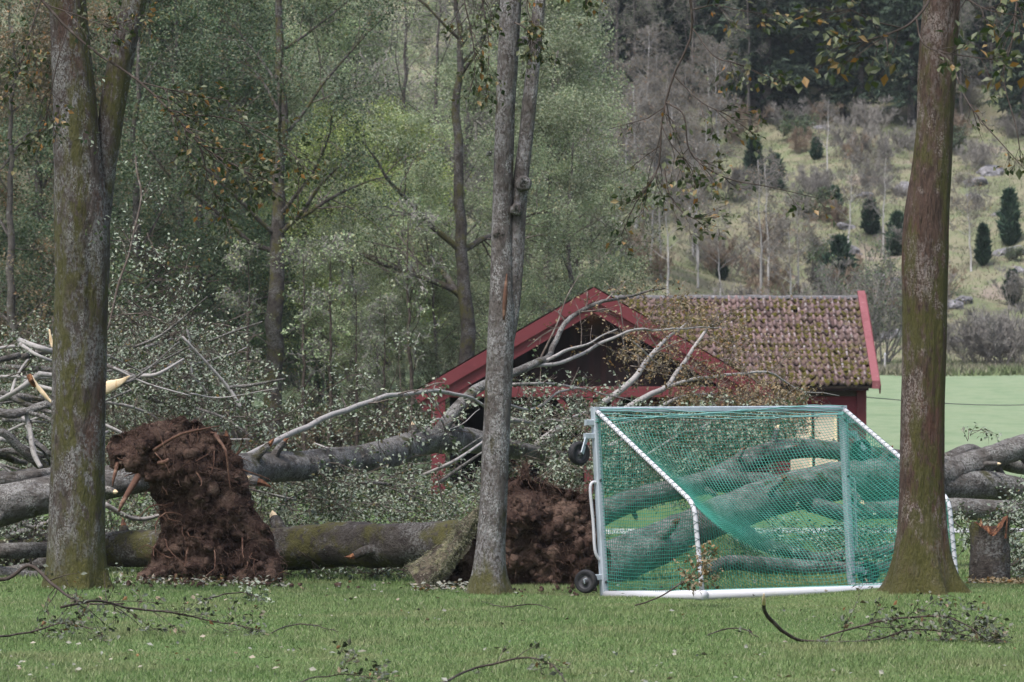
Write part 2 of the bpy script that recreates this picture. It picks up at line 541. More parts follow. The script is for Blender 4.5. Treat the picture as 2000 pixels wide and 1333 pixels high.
M['tile_crest'] = LM('tile_crest', (.15, .10, .10), [((.28, .265, .27), 5, .50, .62, 4, .8), ((.085, .074, .018), 1.1, .50, .56, 6, .8, (7, .42, .54))], rough=.9, var=(.7, 1.3), coord='Position')  # pale crest: lichen, plus the highlights on the rolls put into the colour
M['moss'] = LM('moss', (.095, .085, .022), [((.055, .048, .015), 18, .46, .6, 5), ((.15, .135, .04), 30, .58, .68, 4)], rough=1., bump=(60, 1., .02), spec=.05)
M['plywood'] = LM('plywood', (.47, .38, .29), [((.37, .28, .20), (3, 3, .8), .5, .66, 6, .7), ((.60, .50, .40), 7, .6, .7, 5, .5)], rough=.8)
M['rock'] = LM('rock', (0.160, 0.156, 0.164), [((0.264, 0.256, 0.272), 1.6, .5, .62, 6), ((0.072, 0.068, 0.068), 2.4, .54, .66, 6), ((0.088, 0.096, 0.040), 1.1, .58, .66, 5, .8)],
               rough=.9, bump=(4, 1., .12))
M['gravel'] = LM('gravel', (.40, .40, .42), [((.30, .29, .29), 8, .5, .65, 6)], rough=.95)
M['birch'] = LM('birch', (0.396, 0.382, 0.372), [((0.072, 0.061, 0.058), (5, 5, 9), .6, .68, 5, .9)], rough=.8)
M['trunk_far'] = LM('trunk_far', (.085, .075, .068), [((.20, .19, .18), 5, .54, .66, 6, .8), ((.04, .034, .03), 7, .5, .64, 5), ((.07, .07, .025), 1.6, .58, .66, 5, .7)],
                    bump=(20, .8, .03))
M['bare_twig'] = LM('bare_twig', (.165, .155, .14), [((.23, .215, .20), 1.2, .45, .65, 3)], rough=.9, var=(.75, 1.25))
M['bare_warm'] = LM('bare_warm', (.22, .165, .125), rough=.9, var=(.8, 1.2))
M['needle'] = LM('needle', (0.039, 0.058, 0.037), rough=.75, island=[(0, (0.023, 0.042, 0.027)), (.6, (0.042, 0.068, 0.044)), (1, (0.068, 0.091, 0.053))], var=(.75, 1.2))
M['juniper'] = LM('juniper', (.03, .06, .035), rough=.75, island=[(0, (.018, .042, .026)), (.6, (.034, .068, .042)), (1, (.06, .095, .055))], var=(.85, 1.2))
M['steel'] = LM('steel', (.05, .05, .055), rough=.6)
M['lamp'] = bpy.data.materials.new('lamp')
M['lamp'].use_nodes = True
_b = M['lamp'].node_tree.nodes['Principled BSDF']
_b.inputs['Base Color'].default_value = (1, .8, .5, 1)
_b.inputs['Emission Color'].default_value = (1, .72, .38, 1)
_b.inputs['Emission Strength'].default_value = 5.0
M['leaf_silver'] = leaf_mat('leaf_silver', [(0, (0.140, 0.204, 0.090)), (.5, (0.213, 0.275, 0.138)), (.9, (0.314, 0.352, 0.196)), (1, (0.403, 0.341, 0.149))], under=(0.403, 0.440, 0.345), umix=.4, transl=.35, var=(.6, 1.3), clump=(.8, .45, 1.5))
M['leaf_dark'] = leaf_mat('leaf_dark', [(0, (0.032, 0.067, 0.031)), (.6, (0.067, 0.115, 0.050)), (.9, (0.138, 0.161, 0.066)), (1, (0.218, 0.144, 0.054))], under=(0.207, 0.265, 0.180), umix=.4, transl=.3, var=(.7, 1.3), clump=(.8, .42, 1.6))
M['leaf_lime'] = leaf_mat('leaf_lime', [(0, (.16, .235, .06)), (.6, (.25, .32, .085)), (1, (.38, .40, .12))], under=(.34, .40, .2), umix=.4, transl=.35, var=(.9, 1.2), clump=(1.1, .7, 1.3))
M['leaf_brown'] = leaf_mat('leaf_brown', [(0, (0.090, 0.090, 0.046)), (.5, (0.132, 0.114, 0.058)), (.8, (0.204, 0.126, 0.065)), (1, (0.312, 0.156, 0.065))], under=(.20, .19, .14), umix=.5, var=(.85, 1.15), clump=(.8, .42, 1.6))
M['leaf_debris'] = leaf_mat('leaf_debris', [(0, (.03, .055, .022)), (.5, (.06, .098, .04)), (.8, (.12, .15, .065)), (.93, (.21, .21, .11)), (1, (.24, .15, .05))], under=(.38, .43, .35), umix=.6, transl=.2)
M['leaf_dead'] = leaf_mat('leaf_dead', [(0, (.022, .03, .016)), (.5, (.045, .055, .028)), (.8, (.085, .075, .04)), (.93, (.20, .10, .04)), (1, (.28, .15, .06))], under=(.16, .18, .14), umix=.5, transl=.1)
M['leaf_barn'] = leaf_mat('leaf_barn', [(0, (.08, .065, .028)), (.5, (.14, .10, .042)), (.8, (.21, .12, .045)), (1, (.30, .15, .05))], under=(.30, .26, .17), umix=.5)
M['leaf_near'] = leaf_mat('leaf_near', [(0, (.022, .04, .012)), (.55, (.042, .062, .018)), (.8, (.075, .078, .026)), (.9, (.19, .11, .028)), (1, (.34, .15, .04))], under=(.17, .18, .10), umix=.4)
M['leaf_litter'] = leaf_mat('leaf_litter', [(0, (.045, .05, .025)), (.4, (.09, .085, .05)), (.7, (.19, .15, .08)), (.85, (.27, .14, .05)), (1, (.27, .25, .2))], under=(.30, .31, .27), umix=.6, transl=.1)

# ------------------------------------------------------------------ ground
def axis(segs):
    out = []
    for a, b, st in segs:
        out += list(np.arange(a, b, st))
    return np.array(out + [segs[-1][1]])
ys = axis([(-60, 20, 8), (20, 50, .4), (50, 110, 1.2), (110, 172, 2.), (172, 300, 1.6), (300, 500, 8), (500, 1000, 50)])
xp = axis([(0, 9, .3), (9, 45, 1.2), (45, 120, 6), (120, 600, 40)])
xs = np.concatenate([-xp[:0:-1], xp])
X, Y = np.meshgrid(xs, ys)
Z = H(X, Y)
g = G()
ny, nx = X.shape
I = np.arange(ny * nx).reshape(ny, nx)
g.add(np.stack([X, Y, Z], -1), np.stack([I[:-1, :-1], I[:-1, 1:], I[1:, 1:], I[1:, :-1]], -1).reshape(-1, 4))
mg = LM('ground', (.075, .125, .038), [((.14, .135, .065), .5, .47, .66, 5, .6), ((.06, .10, .035), .9, .52, .66, 5, .6), ((.2, .17, .10), 9, .6, .7, 5, .4)], rough=.9, bump=(30, .6, .03), spec=.15)
# meadow beyond the barn and heath on the hillside: chosen by the place's own coordinate Y
nt = mg.node_tree
N, L = nt.nodes, nt.links
tc = N.new('ShaderNodeTexCoord')
sep = N.new('ShaderNodeSeparateXYZ')
L.new(tc.outputs['Object'], sep.inputs[0])
def tone(stops, scale, detail=6):
    n = N.new('ShaderNodeTexNoise')
    n.inputs['Scale'].default_value = scale
    n.inputs['Detail'].default_value = detail
    n.inputs['Roughness'].default_value = .65
    L.new(tc.outputs['Object'], n.inputs['Vector'])
    r = N.new('ShaderNodeValToRGB')
    el = r.color_ramp.elements
    el[0].position, el[0].color = stops[0][0], (*stops[0][1], 1)
    el[1].position, el[1].color = stops[-1][0], (*stops[-1][1], 1)
    for p, c in stops[1:-1]:
        e = el.new(p); e.color = (*c, 1)
    L.new(n.outputs[0], r.inputs[0])
    return r.outputs[0]
meadow = tone([(.3, (0.129, 0.189, 0.102)), (.45, (0.167, 0.224, 0.131)), (.55, (0.201, 0.248, 0.155)), (.62, (0.158, 0.213, 0.116)), (.72, (0.220, 0.244, 0.150))], .8, 10)
heath = tone([(.3, (0.099, 0.092, 0.069)), (.42, (0.126, 0.145, 0.078)), (.5, (0.189, 0.172, 0.118)), (.57, (0.135, 0.158, 0.083)), (.64, (0.216, 0.180, 0.147)), (.75, (0.144, 0.128, 0.108))], .22, 10)
bs = N['Principled BSDF']
cur = bs.inputs['Base Color'].links[0].from_socket
for col, y0, y1 in ((meadow, 96, 106), (heath, 168, 175)):
    n = N.new('ShaderNodeTexNoise'); n.inputs['Scale'].default_value = .2
    L.new(tc.outputs['Object'], n.inputs['Vector'])
    ad = N.new('ShaderNodeMath'); ad.operation = 'MULTIPLY_ADD'
    ad.inputs[1].default_value = 8.; L.new(n.outputs[0], ad.inputs[0]); L.new(sep.outputs['Y'], ad.inputs[2])
    mr = N.new('ShaderNodeMapRange')
    mr.inputs['From Min'].default_value = y0 + 4; mr.inputs['From Max'].default_value = y1 + 4
    L.new(ad.outputs[0], mr.inputs[0])
    mx = N.new('ShaderNodeMix'); mx.data_type = 'RGBA'
    L.new(mr.outputs[0], mx.inputs[0]); L.new(cur, mx.inputs[6]); L.new(col, mx.inputs[7])
    cur = mx.outputs[2]
L.new(cur, bs.inputs['Base Color'])
o = obj('ground', g, mg, smooth=True, kind='structure')
o['label'] = 'grassy ground: mown lawn, meadow and the heath hillside behind'

xx = np.linspace(-60, 60, 160)
g = G()
Vp = []
for yy in (62.6, 63.4, 64.2, 65.0):
    y_ = yy + .5 * np.sin(xx * .12)
    Vp.append(np.stack([xx, y_, H(xx, y_) + .012], -1))
Vp = np.stack(Vp)
I = np.arange(4 * 160).reshape(4, 160)
g.add(Vp, np.stack([I[:-1, :-1], I[:-1, 1:], I[1:, 1:], I[1:, :-1]], -1).reshape(-1, 4))
o = obj('gravel_path', g, M['gravel'], smooth=True, kind='structure')
o['label'] = 'pale gravel path crossing the lawn behind the goal'

def blades(n, y0, y1, hmin, hmax, w, rg, dens_pow=1.0, xlim=None, wy=None):
    y = y0 + (y1 - y0) * rg.random(n) ** dens_pow
    if xlim is None:
        half = .1345 * y + .9
        x = rg.uniform(-1, 1, n) * half
    else:
        x = rg.uniform(xlim[0], xlim[1], n)
    z = H(x, y)
    patch = .75 + .35 * fbm(np.stack([x * .8, y * .8, 0 * x], -1), 3)
    h = rg.uniform(hmin, hmax, n) * np.clip(patch, .4, 1.4)
    an = rg.uniform(0, 2 * math.pi, n)
    lean = rg.normal(0, .45, (n, 2)) * h[:, None]
    B = np.stack([x, y, z - .004], -1)
    s = np.stack([np.cos(an), np.sin(an), 0 * an], -1) * w * .5
    T = B + np.stack([lean[:, 0], lean[:, 1], h], -1)
    V = np.stack([B - s, B + s, T], 1).reshape(-1, 3)
    return V, np.arange(3 * n).reshape(-1, 3)
g = G()
g.add(*blades(410000, 24, 43, .025, .06, .007, rng, .9))
g.add(*blades(80000, 43, 66, .04, .09, .014, rng))
o = obj('lawn_grass', g, M['grass'], kind='stuff')
tag(o, 'short mown lawn grass with tan dry patches', 'grass')

g = G()
nh = 120000
V, Ff = blades(nh, 170, 262, .10, .32, .055, rng, .8, (4, 42))
g.add(V, Ff)
M['heath_grass'] = LM('heath_grass', (.2, .18, .09), [((.13, .175, .075), .22, .46, .6, 5, .8), ((.20, .165, .13), .13, .50, .64, 5, .8)], rough=.8,
                      island=[(0, (0.117, 0.128, 0.073)), (.5, (0.180, 0.176, 0.118)), (1, (0.270, 0.238, 0.186))])
o = obj('hill_grass', g, M['heath_grass'], kind='stuff')
tag(o, 'rough tawny grass and heath covering the hillside', 'grass')

# ------------------------------------------------------------------ red barn
def barn():
    s90 = 90 / F_PX
    b = thing('barn', 'red wooden barn with mossy pantile roof and open front gable porch', 'barn', (2, 94, .5))
    # --- front gable wing, front plane at Y=90
    D = 90.
    apex = px(1160, 562, D)
    lft = px(806, 768, D)
    rgt = px(1514, 768, D)
    up = np.array([0, 0, 1.])
    YV = np.array([0, 1., 0])
    for e in (lft, rgt):
        t = norm(e - apex)
        n = np.array([-t[2], 0, t[0]]); n = n if n[2] > 0 else -n
        for k, (wd, off, yo) in enumerate(((.27, .135, -.07), (.25, .385, .02))):
            g = G()
            a = apex - n * off * 1.0 + np.array([0, yo, 0])
            # boards meet in a vertical cut at the apex
            V = []
            for yy in (yo - .02, yo + .02):
                for (oo) in (off - wd / 2, off + wd / 2):
                    top = apex - up * (oo / n[2]); top = top + YV * yy
                    bot = e - n * oo + YV * yy
                    V += [top, bot]
            V = np.array(V)
            g.add(V, [[0, 1, 3, 2], [4, 6, 7, 5], [0, 4, 5, 1], [2, 3, 7, 6], [0, 2, 6, 4], [1, 5, 7, 3]])
            obj('barge_board', g, M['red'], b)
        # roof slab of the wing running back
        g = G()
        V = []
        for yy in (.03, 10.3):
            for oo in (.02, .16):
                V += [apex - up * (oo / n[2]) + YV * yy, e - n * oo + YV * yy]
        g.add(np.array(V), [[0, 1, 3, 2], [4, 6, 7, 5], [0, 4, 5, 1], [2, 3, 7, 6], [0, 2, 6, 4], [1, 5, 7, 3]])
        obj('roof_slab', g, M['soffit'], b)
        # corrugated covering on top of the slab
        g = G()
        Ln = np.linalg.norm(e - apex)
        ns = 60
        ya = np.linspace(.04, 10.2, 90)
        for_r = np.linspace(0, Ln + .03, 2)
        wv = .02 + .018 * np.sin(ya * 2 * math.pi / .28)
        V = np.array([[apex + t * r + n * w_ + YV * y_ for y_, w_ in zip(ya, wv)] for r in for_r])
        I = np.arange(2 * 90).reshape(2, 90)
        g.add(V, np.stack([I[:-1, :-1], I[:-1, 1:], I[1:, 1:], I[1:, :-1]], -1).reshape(-1, 4))
        obj('roof_sheet', g, M['tile'], b, smooth=True)
    # gable boards, set back .55 m
    yb = D + .55
    slope = (apex[2] - lft[2]) / (apex[0] - lft[0])
    zb = px(0, 766, D)[2]
    bw = .145
    x = lft[0] + .5
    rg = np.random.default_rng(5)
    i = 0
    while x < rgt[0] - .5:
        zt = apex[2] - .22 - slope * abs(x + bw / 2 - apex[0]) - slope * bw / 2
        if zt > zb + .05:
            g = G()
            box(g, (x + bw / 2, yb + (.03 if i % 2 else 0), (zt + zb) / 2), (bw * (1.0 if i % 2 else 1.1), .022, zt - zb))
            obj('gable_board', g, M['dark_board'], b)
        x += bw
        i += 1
    # tie beam + posts + braces
    g = G(); beam(g, px(868, 766, D) + YV * .12, px(1506, 766, D) + YV * .12, .18, .25, bev=.01)
    obj('tie_beam', g, M['red'], b)
    for pxx in (856, 1150, 1462):
        g = G()
        top = px(pxx, 778, D)
        gz = h1(top[0], D)
        beam(g, (top[0], D + .12, gz - .05), (top[0], D + .12, top[2] + (.3 if pxx == 856 else -.0)), .33 if pxx == 856 else .2, .2, up=(0, 1, 0), bev=.01)
        obj('porch_post', g, M['red'], b)
        for sgn in ((1,) if pxx == 856 else (-1, 1) if pxx == 1150 else (-1,)):
            g = G()
            beam(g, (top[0] + sgn * .12, D + .13, top[2] - .75), (top[0] + sgn * .72, D + .13, top[2] + .02), .12, .12)
            obj('brace', g, M['red'], b)
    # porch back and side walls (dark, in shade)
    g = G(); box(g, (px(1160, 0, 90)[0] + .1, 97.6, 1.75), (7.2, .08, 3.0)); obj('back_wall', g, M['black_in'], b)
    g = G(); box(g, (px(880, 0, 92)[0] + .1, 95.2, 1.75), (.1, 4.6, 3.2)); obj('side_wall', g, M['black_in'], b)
    # --- main house, front wall Y=97, ridge Y=100.6
    yw, yr = 97., 100.6
    zr = EYE + (HOR - 583) / F_PX * yr
    ye = yw - .45
    ze = EYE + (HOR - 752) / F_PX * ye
    xr = px(1692, 0, yw)[0] + .12      # right verge
    xl = px(1165, 0, yr)[0]
    xwr = xr - .12
    ground_z = h1(5, 97) - .1
    # back roof plane and right gable wall
    g = G()
    g.add([[xl, yr, zr - .05], [xr, yr, zr - .05], [xr, yr + 4, ze], [xl, yr + 4, ze], [xl, yr, zr - .1], [xr, yr, zr - .1], [xr, yr + 4, ze - .05], [xl, yr + 4, ze - .05]],
          [[0, 1, 2, 3], [7, 6, 5, 4], [0, 4, 5, 1], [1, 5, 6, 2], [2, 6, 7, 3], [3, 7, 4, 0]])
    obj('roof_slab', g, M['tile'], b)
    g = G()
    g.add([[xl, ye, ze - .03], [xr, ye, ze - .03], [xr, yr, zr - .03], [xl, yr, zr - .03], [xl, ye, ze - .09], [xr, ye, ze - .09], [xr, yr, zr - .09], [xl, yr, zr - .09]],
          [[0, 1, 2, 3], [7, 6, 5, 4], [0, 4, 5, 1], [1, 5, 6, 2], [2, 6, 7, 3], [3, 7, 4, 0]])
    obj('roof_slab', g, M['soffit'], b)
    g = G()
    xg = xwr - .06
    g.add([[xg, yw + .1, ground_z], [xg, yr + 3.6, ground_z], [xg, yr + 3.6, ze], [xg, yr, zr - .15], [xg, yw + .1, ze]], [[0, 1, 2, 3, 4]])
    g.add([[xl, yw + .1, ground_z], [xl, yr + 3.6, ground_z], [xl, yr + 3.6, ze], [xl, yr, zr - .15], [xl, yw + .1, ze]], [[4, 3, 2, 1, 0]])
    obj('end_wall', g, M['red_wall'], b)
    # cladding planks
    x0 = px(1250, 0, yw)[0]
    g = G(); box(g, ((x0 + xwr) / 2, yw + .12, (ground_z + ze) / 2), (xwr - x0, .1, ze - ground_z - .1)); obj('wall_core', g, M['dark_board'], b)
    z = ground_z
    pl = .145
    first = None
    while z < ze - .30:
        g = G()
        V = np.array([[x0, yw + .04, z], [xwr - .24, yw + .04, z], [xwr - .24, yw + .06, z + pl * 1.02], [x0, yw + .06, z + pl * 1.02],
                      [x0, yw + .015, z - .004], [xwr - .24, yw + .015, z - .004], [xwr - .24, yw + .05, z + pl * 1.02], [x0, yw + .05, z + pl * 1.02]])
        g.add(V, [[0, 3, 2, 1], [4, 5, 6, 7], [0, 1, 5, 4], [1, 2, 6, 5], [3, 0, 4, 7], [2, 3, 7, 6]])
        obj('plank', g, M['red_wall'], b)
        z += pl
    g = G(); beam(g, (xwr - .12, yw, ground_z), (xwr - .12, yw, ze - .1), .24, .07, up=(0, 1, 0)); obj('corner_board', g, M['red'], b)
    g = G(); beam(g, (x0, yw - .02, ze - .2), (xwr - .26, yw - .02, ze - .2), .06, .16); obj('frieze_board', g, M['soffit'], b)
    g = G(); beam(g, (x0 + 1.0, ye + .03, ze - .08), (xr - .1, ye + .03, ze - .08), .03, .13); obj('fascia', g, M['dark_board'], b)
    # verge board at the right
    g = G()
    for (w0, yo) in ((.0, 0),):
        V = [[xr - .02, ye - .08, ze - .1], [xr + .17, ye - .08, ze - .1], [xr + .17, yr + .02, zr + .02], [xr - .02, yr + .02, zr + .02],
             [xr - .02, ye - .08, ze + .1], [xr + .17, ye - .08, ze + .1], [xr + .17, yr + .02, zr + .2], [xr - .02, yr + .02, zr + .2]]
        g.add(V, [[0, 3, 2, 1], [4, 5, 6, 7], [0, 1, 5, 4], [1, 2, 6, 5], [2, 3, 7, 6], [3, 0, 4, 7]])
    obj('verge_board', g, M['red_pale'], b)
    g = G(); beam(g, (xr + .185, ye - .05, ze - .12), (xr + .185, yr, zr + .02), .03, .24); obj('verge_fascia', g, M['red'], b)
    # ridge tiles
    xk = xl - .4
    while xk < xr - .02:
        g = G()
        th = np.linspace(0, math.pi, 7)
        ring = lambda xx, r: [[xx, yr + r * math.cos(a) * 1.1, zr - .01 + r * .75 * math.sin(a)] for a in th]
        zz = rg.normal(0, .008)
        V = np.array(ring(xk, .125) + ring(xk + .36, .115)) + np.array([0, 0, zz])
        g.add(V, [[i, i + 1, i + 8, i + 7] for i in range(6)])
        g.add(V[:7], [[6, 5, 4, 3, 2, 1, 0]])
        obj('ridge_tile', g, M['ridge'], b)
        xk += .335
    # pantiles
    Ls = math.hypot(yr - ye, zr - ze)
    cw, rows = .178, 14
    rl = Ls / rows
    tdir = np.array([0, (yr - ye) / Ls, (zr - ze) / Ls])
    nrm = np.array([0, -tdir[2], tdir[1]])
    u = np.linspace(0, 1, 9)
    prof = .046 * np.sin(2 * math.pi * u + .6) * (1 - .25 * u)
    W = cw * 1.10
    V = []
    for (tt, lift) in ((-.0, .07), (rl * 1.12, .012)):
        for a_, h_ in zip(u, prof):
            V.append(np.array([a_ * W, 0, 0]) + tdir * tt + nrm * (h_ + lift))
    for a_, h_ in zip(u, prof):
        V.append(np.array([a_ * W, 0, 0]) + nrm * (h_ + lift + .008 - .01))
    Ft = [[i, i + 1, i + 10, i + 9] for i in range(8)] + [[18 + i, 19 + i, i + 1, i] for i in range(8)]
    gt = G(); gt.add(V, Ft)
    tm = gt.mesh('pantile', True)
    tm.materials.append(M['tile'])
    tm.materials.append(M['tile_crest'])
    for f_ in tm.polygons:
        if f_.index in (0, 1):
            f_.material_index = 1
    ncol = int((xr - xl) / cw)
    spots = []
    for c in range(ncol):
        for r in range(rows):
            x = xr - .03 - (c + 1) * cw
            p = np.array([x, ye - .05, ze]) + tdir * (r * rl)
            zg = apex[2] - slope * abs(x - apex[0])
            if p[2] < zg - .12 or x < xl:
                continue
            spots.append((c, r, p))
    rest = G()
    gm = G()
    for k, (c, r, p) in enumerate(spots):
        jit = rg.normal(0, .011, 3)
        q = p + jit
        if k < 300:
            o = bpy.data.objects.new('pantile', tm)
            COL.objects.link(o)
            o.parent = b
            o.location = tuple(q - ORG[b.name])
            o.rotation_euler = (rg.normal(0, .025), rg.normal(0, .04), rg.normal(0, .03))
        else:
            rest.add(np.array(V) + q, Ft)
        # moss cushions sitting at the foot of many tiles
        mo = fbm(np.array([[p[0] * .9, p[1] * .9, p[2] * .9 + 3]]), 3)[0] + .35 * (r / rows)
        for _ in range(2):
            if rg.random() < np.clip(.2 + mo * .9, .02, .92):
                cc = q + np.array([W * rg.uniform(.15, .8), 0, 0]) + tdir * rg.uniform(0, rl * .5) + nrm * .06
                rr = rg.uniform(.04, .10)
                th = np.arange(7) * 2 * math.pi / 7
                ra = rr * rg.uniform(.7, 1.3, 7)
                ring = cc + np.cos(th)[:, None] * ra[:, None] * np.array([1, 0, 0]) + np.sin(th)[:, None] * ra[:, None] * 1.1 * tdir - nrm * .035
                mid = cc + (ring - cc) * .6 + nrm * rr * .35
                gm.add(np.vstack([ring, mid, [cc + nrm * rr * .5]]), [[i, (i + 1) % 7, 7 + (i + 1) % 7] for i in range(7)] + [[i, 7 + (i + 1) % 7, 7 + i] for i in range(7)] + [[7 + i, 7 + (i + 1) % 7, 14] for i in range(7)])
    if rest.n:
        obj('pantile_field', rest, M['tile'], b, smooth=True, kind='stuff')
    obj('moss_cushion', gm, M['moss'], b, smooth=True, kind='stuff')
    # lit lamp under the apex
    lp = thing('porch_lamp', 'small lit lamp under the apex of the red gable', 'lamp', px(1160, 606, D) + YV * .35)
    c = ORG[lp.name]
    g = G(); box(g, c + np.array([0, .1, .07]), (.3, .22, .07)); obj('lamp_housing', g, M['steel'], lp)
    g = G()
    th = np.linspace(0, 2 * math.pi, 12, endpoint=False)
    V = []
    for zz, rr in ((.035, .11), (0, .13), (-.035, .10), (-.05, .03)):
        V += [[c[0] + rr * math.cos(a), c[1] + rr * .7 * math.sin(a), c[2] + zz] for a in th]
    g.add(V, [[j * 12 + i, j * 12 + (i + 1) % 12, (j + 1) * 12 + (i + 1) % 12, (j + 1) * 12 + i] for j in range(3) for i in range(12)])
    obj('bulb', g, M['lamp'], lp, smooth=True)
    # plywood sheets leaning on the wall
    for k, (xa, xb_, yt, yb_) in enumerate(((1543, 1590, 806, 940), (1591, 1640, 806, 948))):
        a, c2 = px(xa, yt, 96.6), px(xb_, yb_, 96.2)
        pth = thing('plywood_sheet', ['pale plywood sheet leaning on the red wall, beside the fallen foliage', 'pale plywood sheet leaning on the red wall, next to the corner board'][k], 'plywood',
                    ((a[0] + c2[0]) / 2, 96.3, h1(a[0], 96.3)), 'plywood sheets on the barn wall')
        zb0 = ORG[pth.name][2]
        g = G()
        V = []
        for yy in (0, .03):
            V += [[a[0] + .01, 96.4 + yy, zb0], [c2[0] - .01, 96.4 + yy, zb0], [c2[0] - .01, 96.85 + yy, a[2]], [a[0] + .01, 96.85 + yy, a[2]]]
        g.add(V, [[0, 1, 2, 3], [7, 6, 5, 4], [0, 4, 5, 1], [1, 5, 6, 2], [2, 6, 7, 3], [3, 7, 4, 0]])
        obj('sheet', g, M['plywood'], pth)
        g = G()
        xm = c2[0] - .06
        beam(g, (xm, 96.37, zb0), (xm, 96.82, a[2] - .02), .06, .04, up=(0, 1, 0)); obj('batten', g, M['splinter'], pth)
    # cable from the barn corner to a pole out of frame
    pole = thing('cable_pole', 'thin wooden pole standing in the meadow beyond the barn', 'pole', (17.5, 112, h1(17.5, 112)))
    c = ORG[pole.name]
    pth = np.array([[c[0], c[1], c[2] - .2], [c[0], c[1], c[2] + 1.7]])
    g = G(); gtubes(g, pth[None], np.array([[.07, .06]]), 8, True); obj('shaft', g, M['twig'], pole)
    a = np.array([xwr, 97.2, EYE + (HOR - 776) / F_PX * 97.2]); e = c + np.array([0, 0, 1.65])
    tt = np.linspace(0, 1, 20)[:, None]
    P = a * (1 - tt) + e * tt - np.array([0, 0, 1]) * .18 * np.sin(math.pi * tt)
    g = G(); gtubes(g, P[None], np.full((1, 20), .011), 4)
    cb = obj('cable', g, M['steel'], loc=a)
    tag(cb, 'thin dark cable running from the barn corner over the meadow', 'cable')
barn()

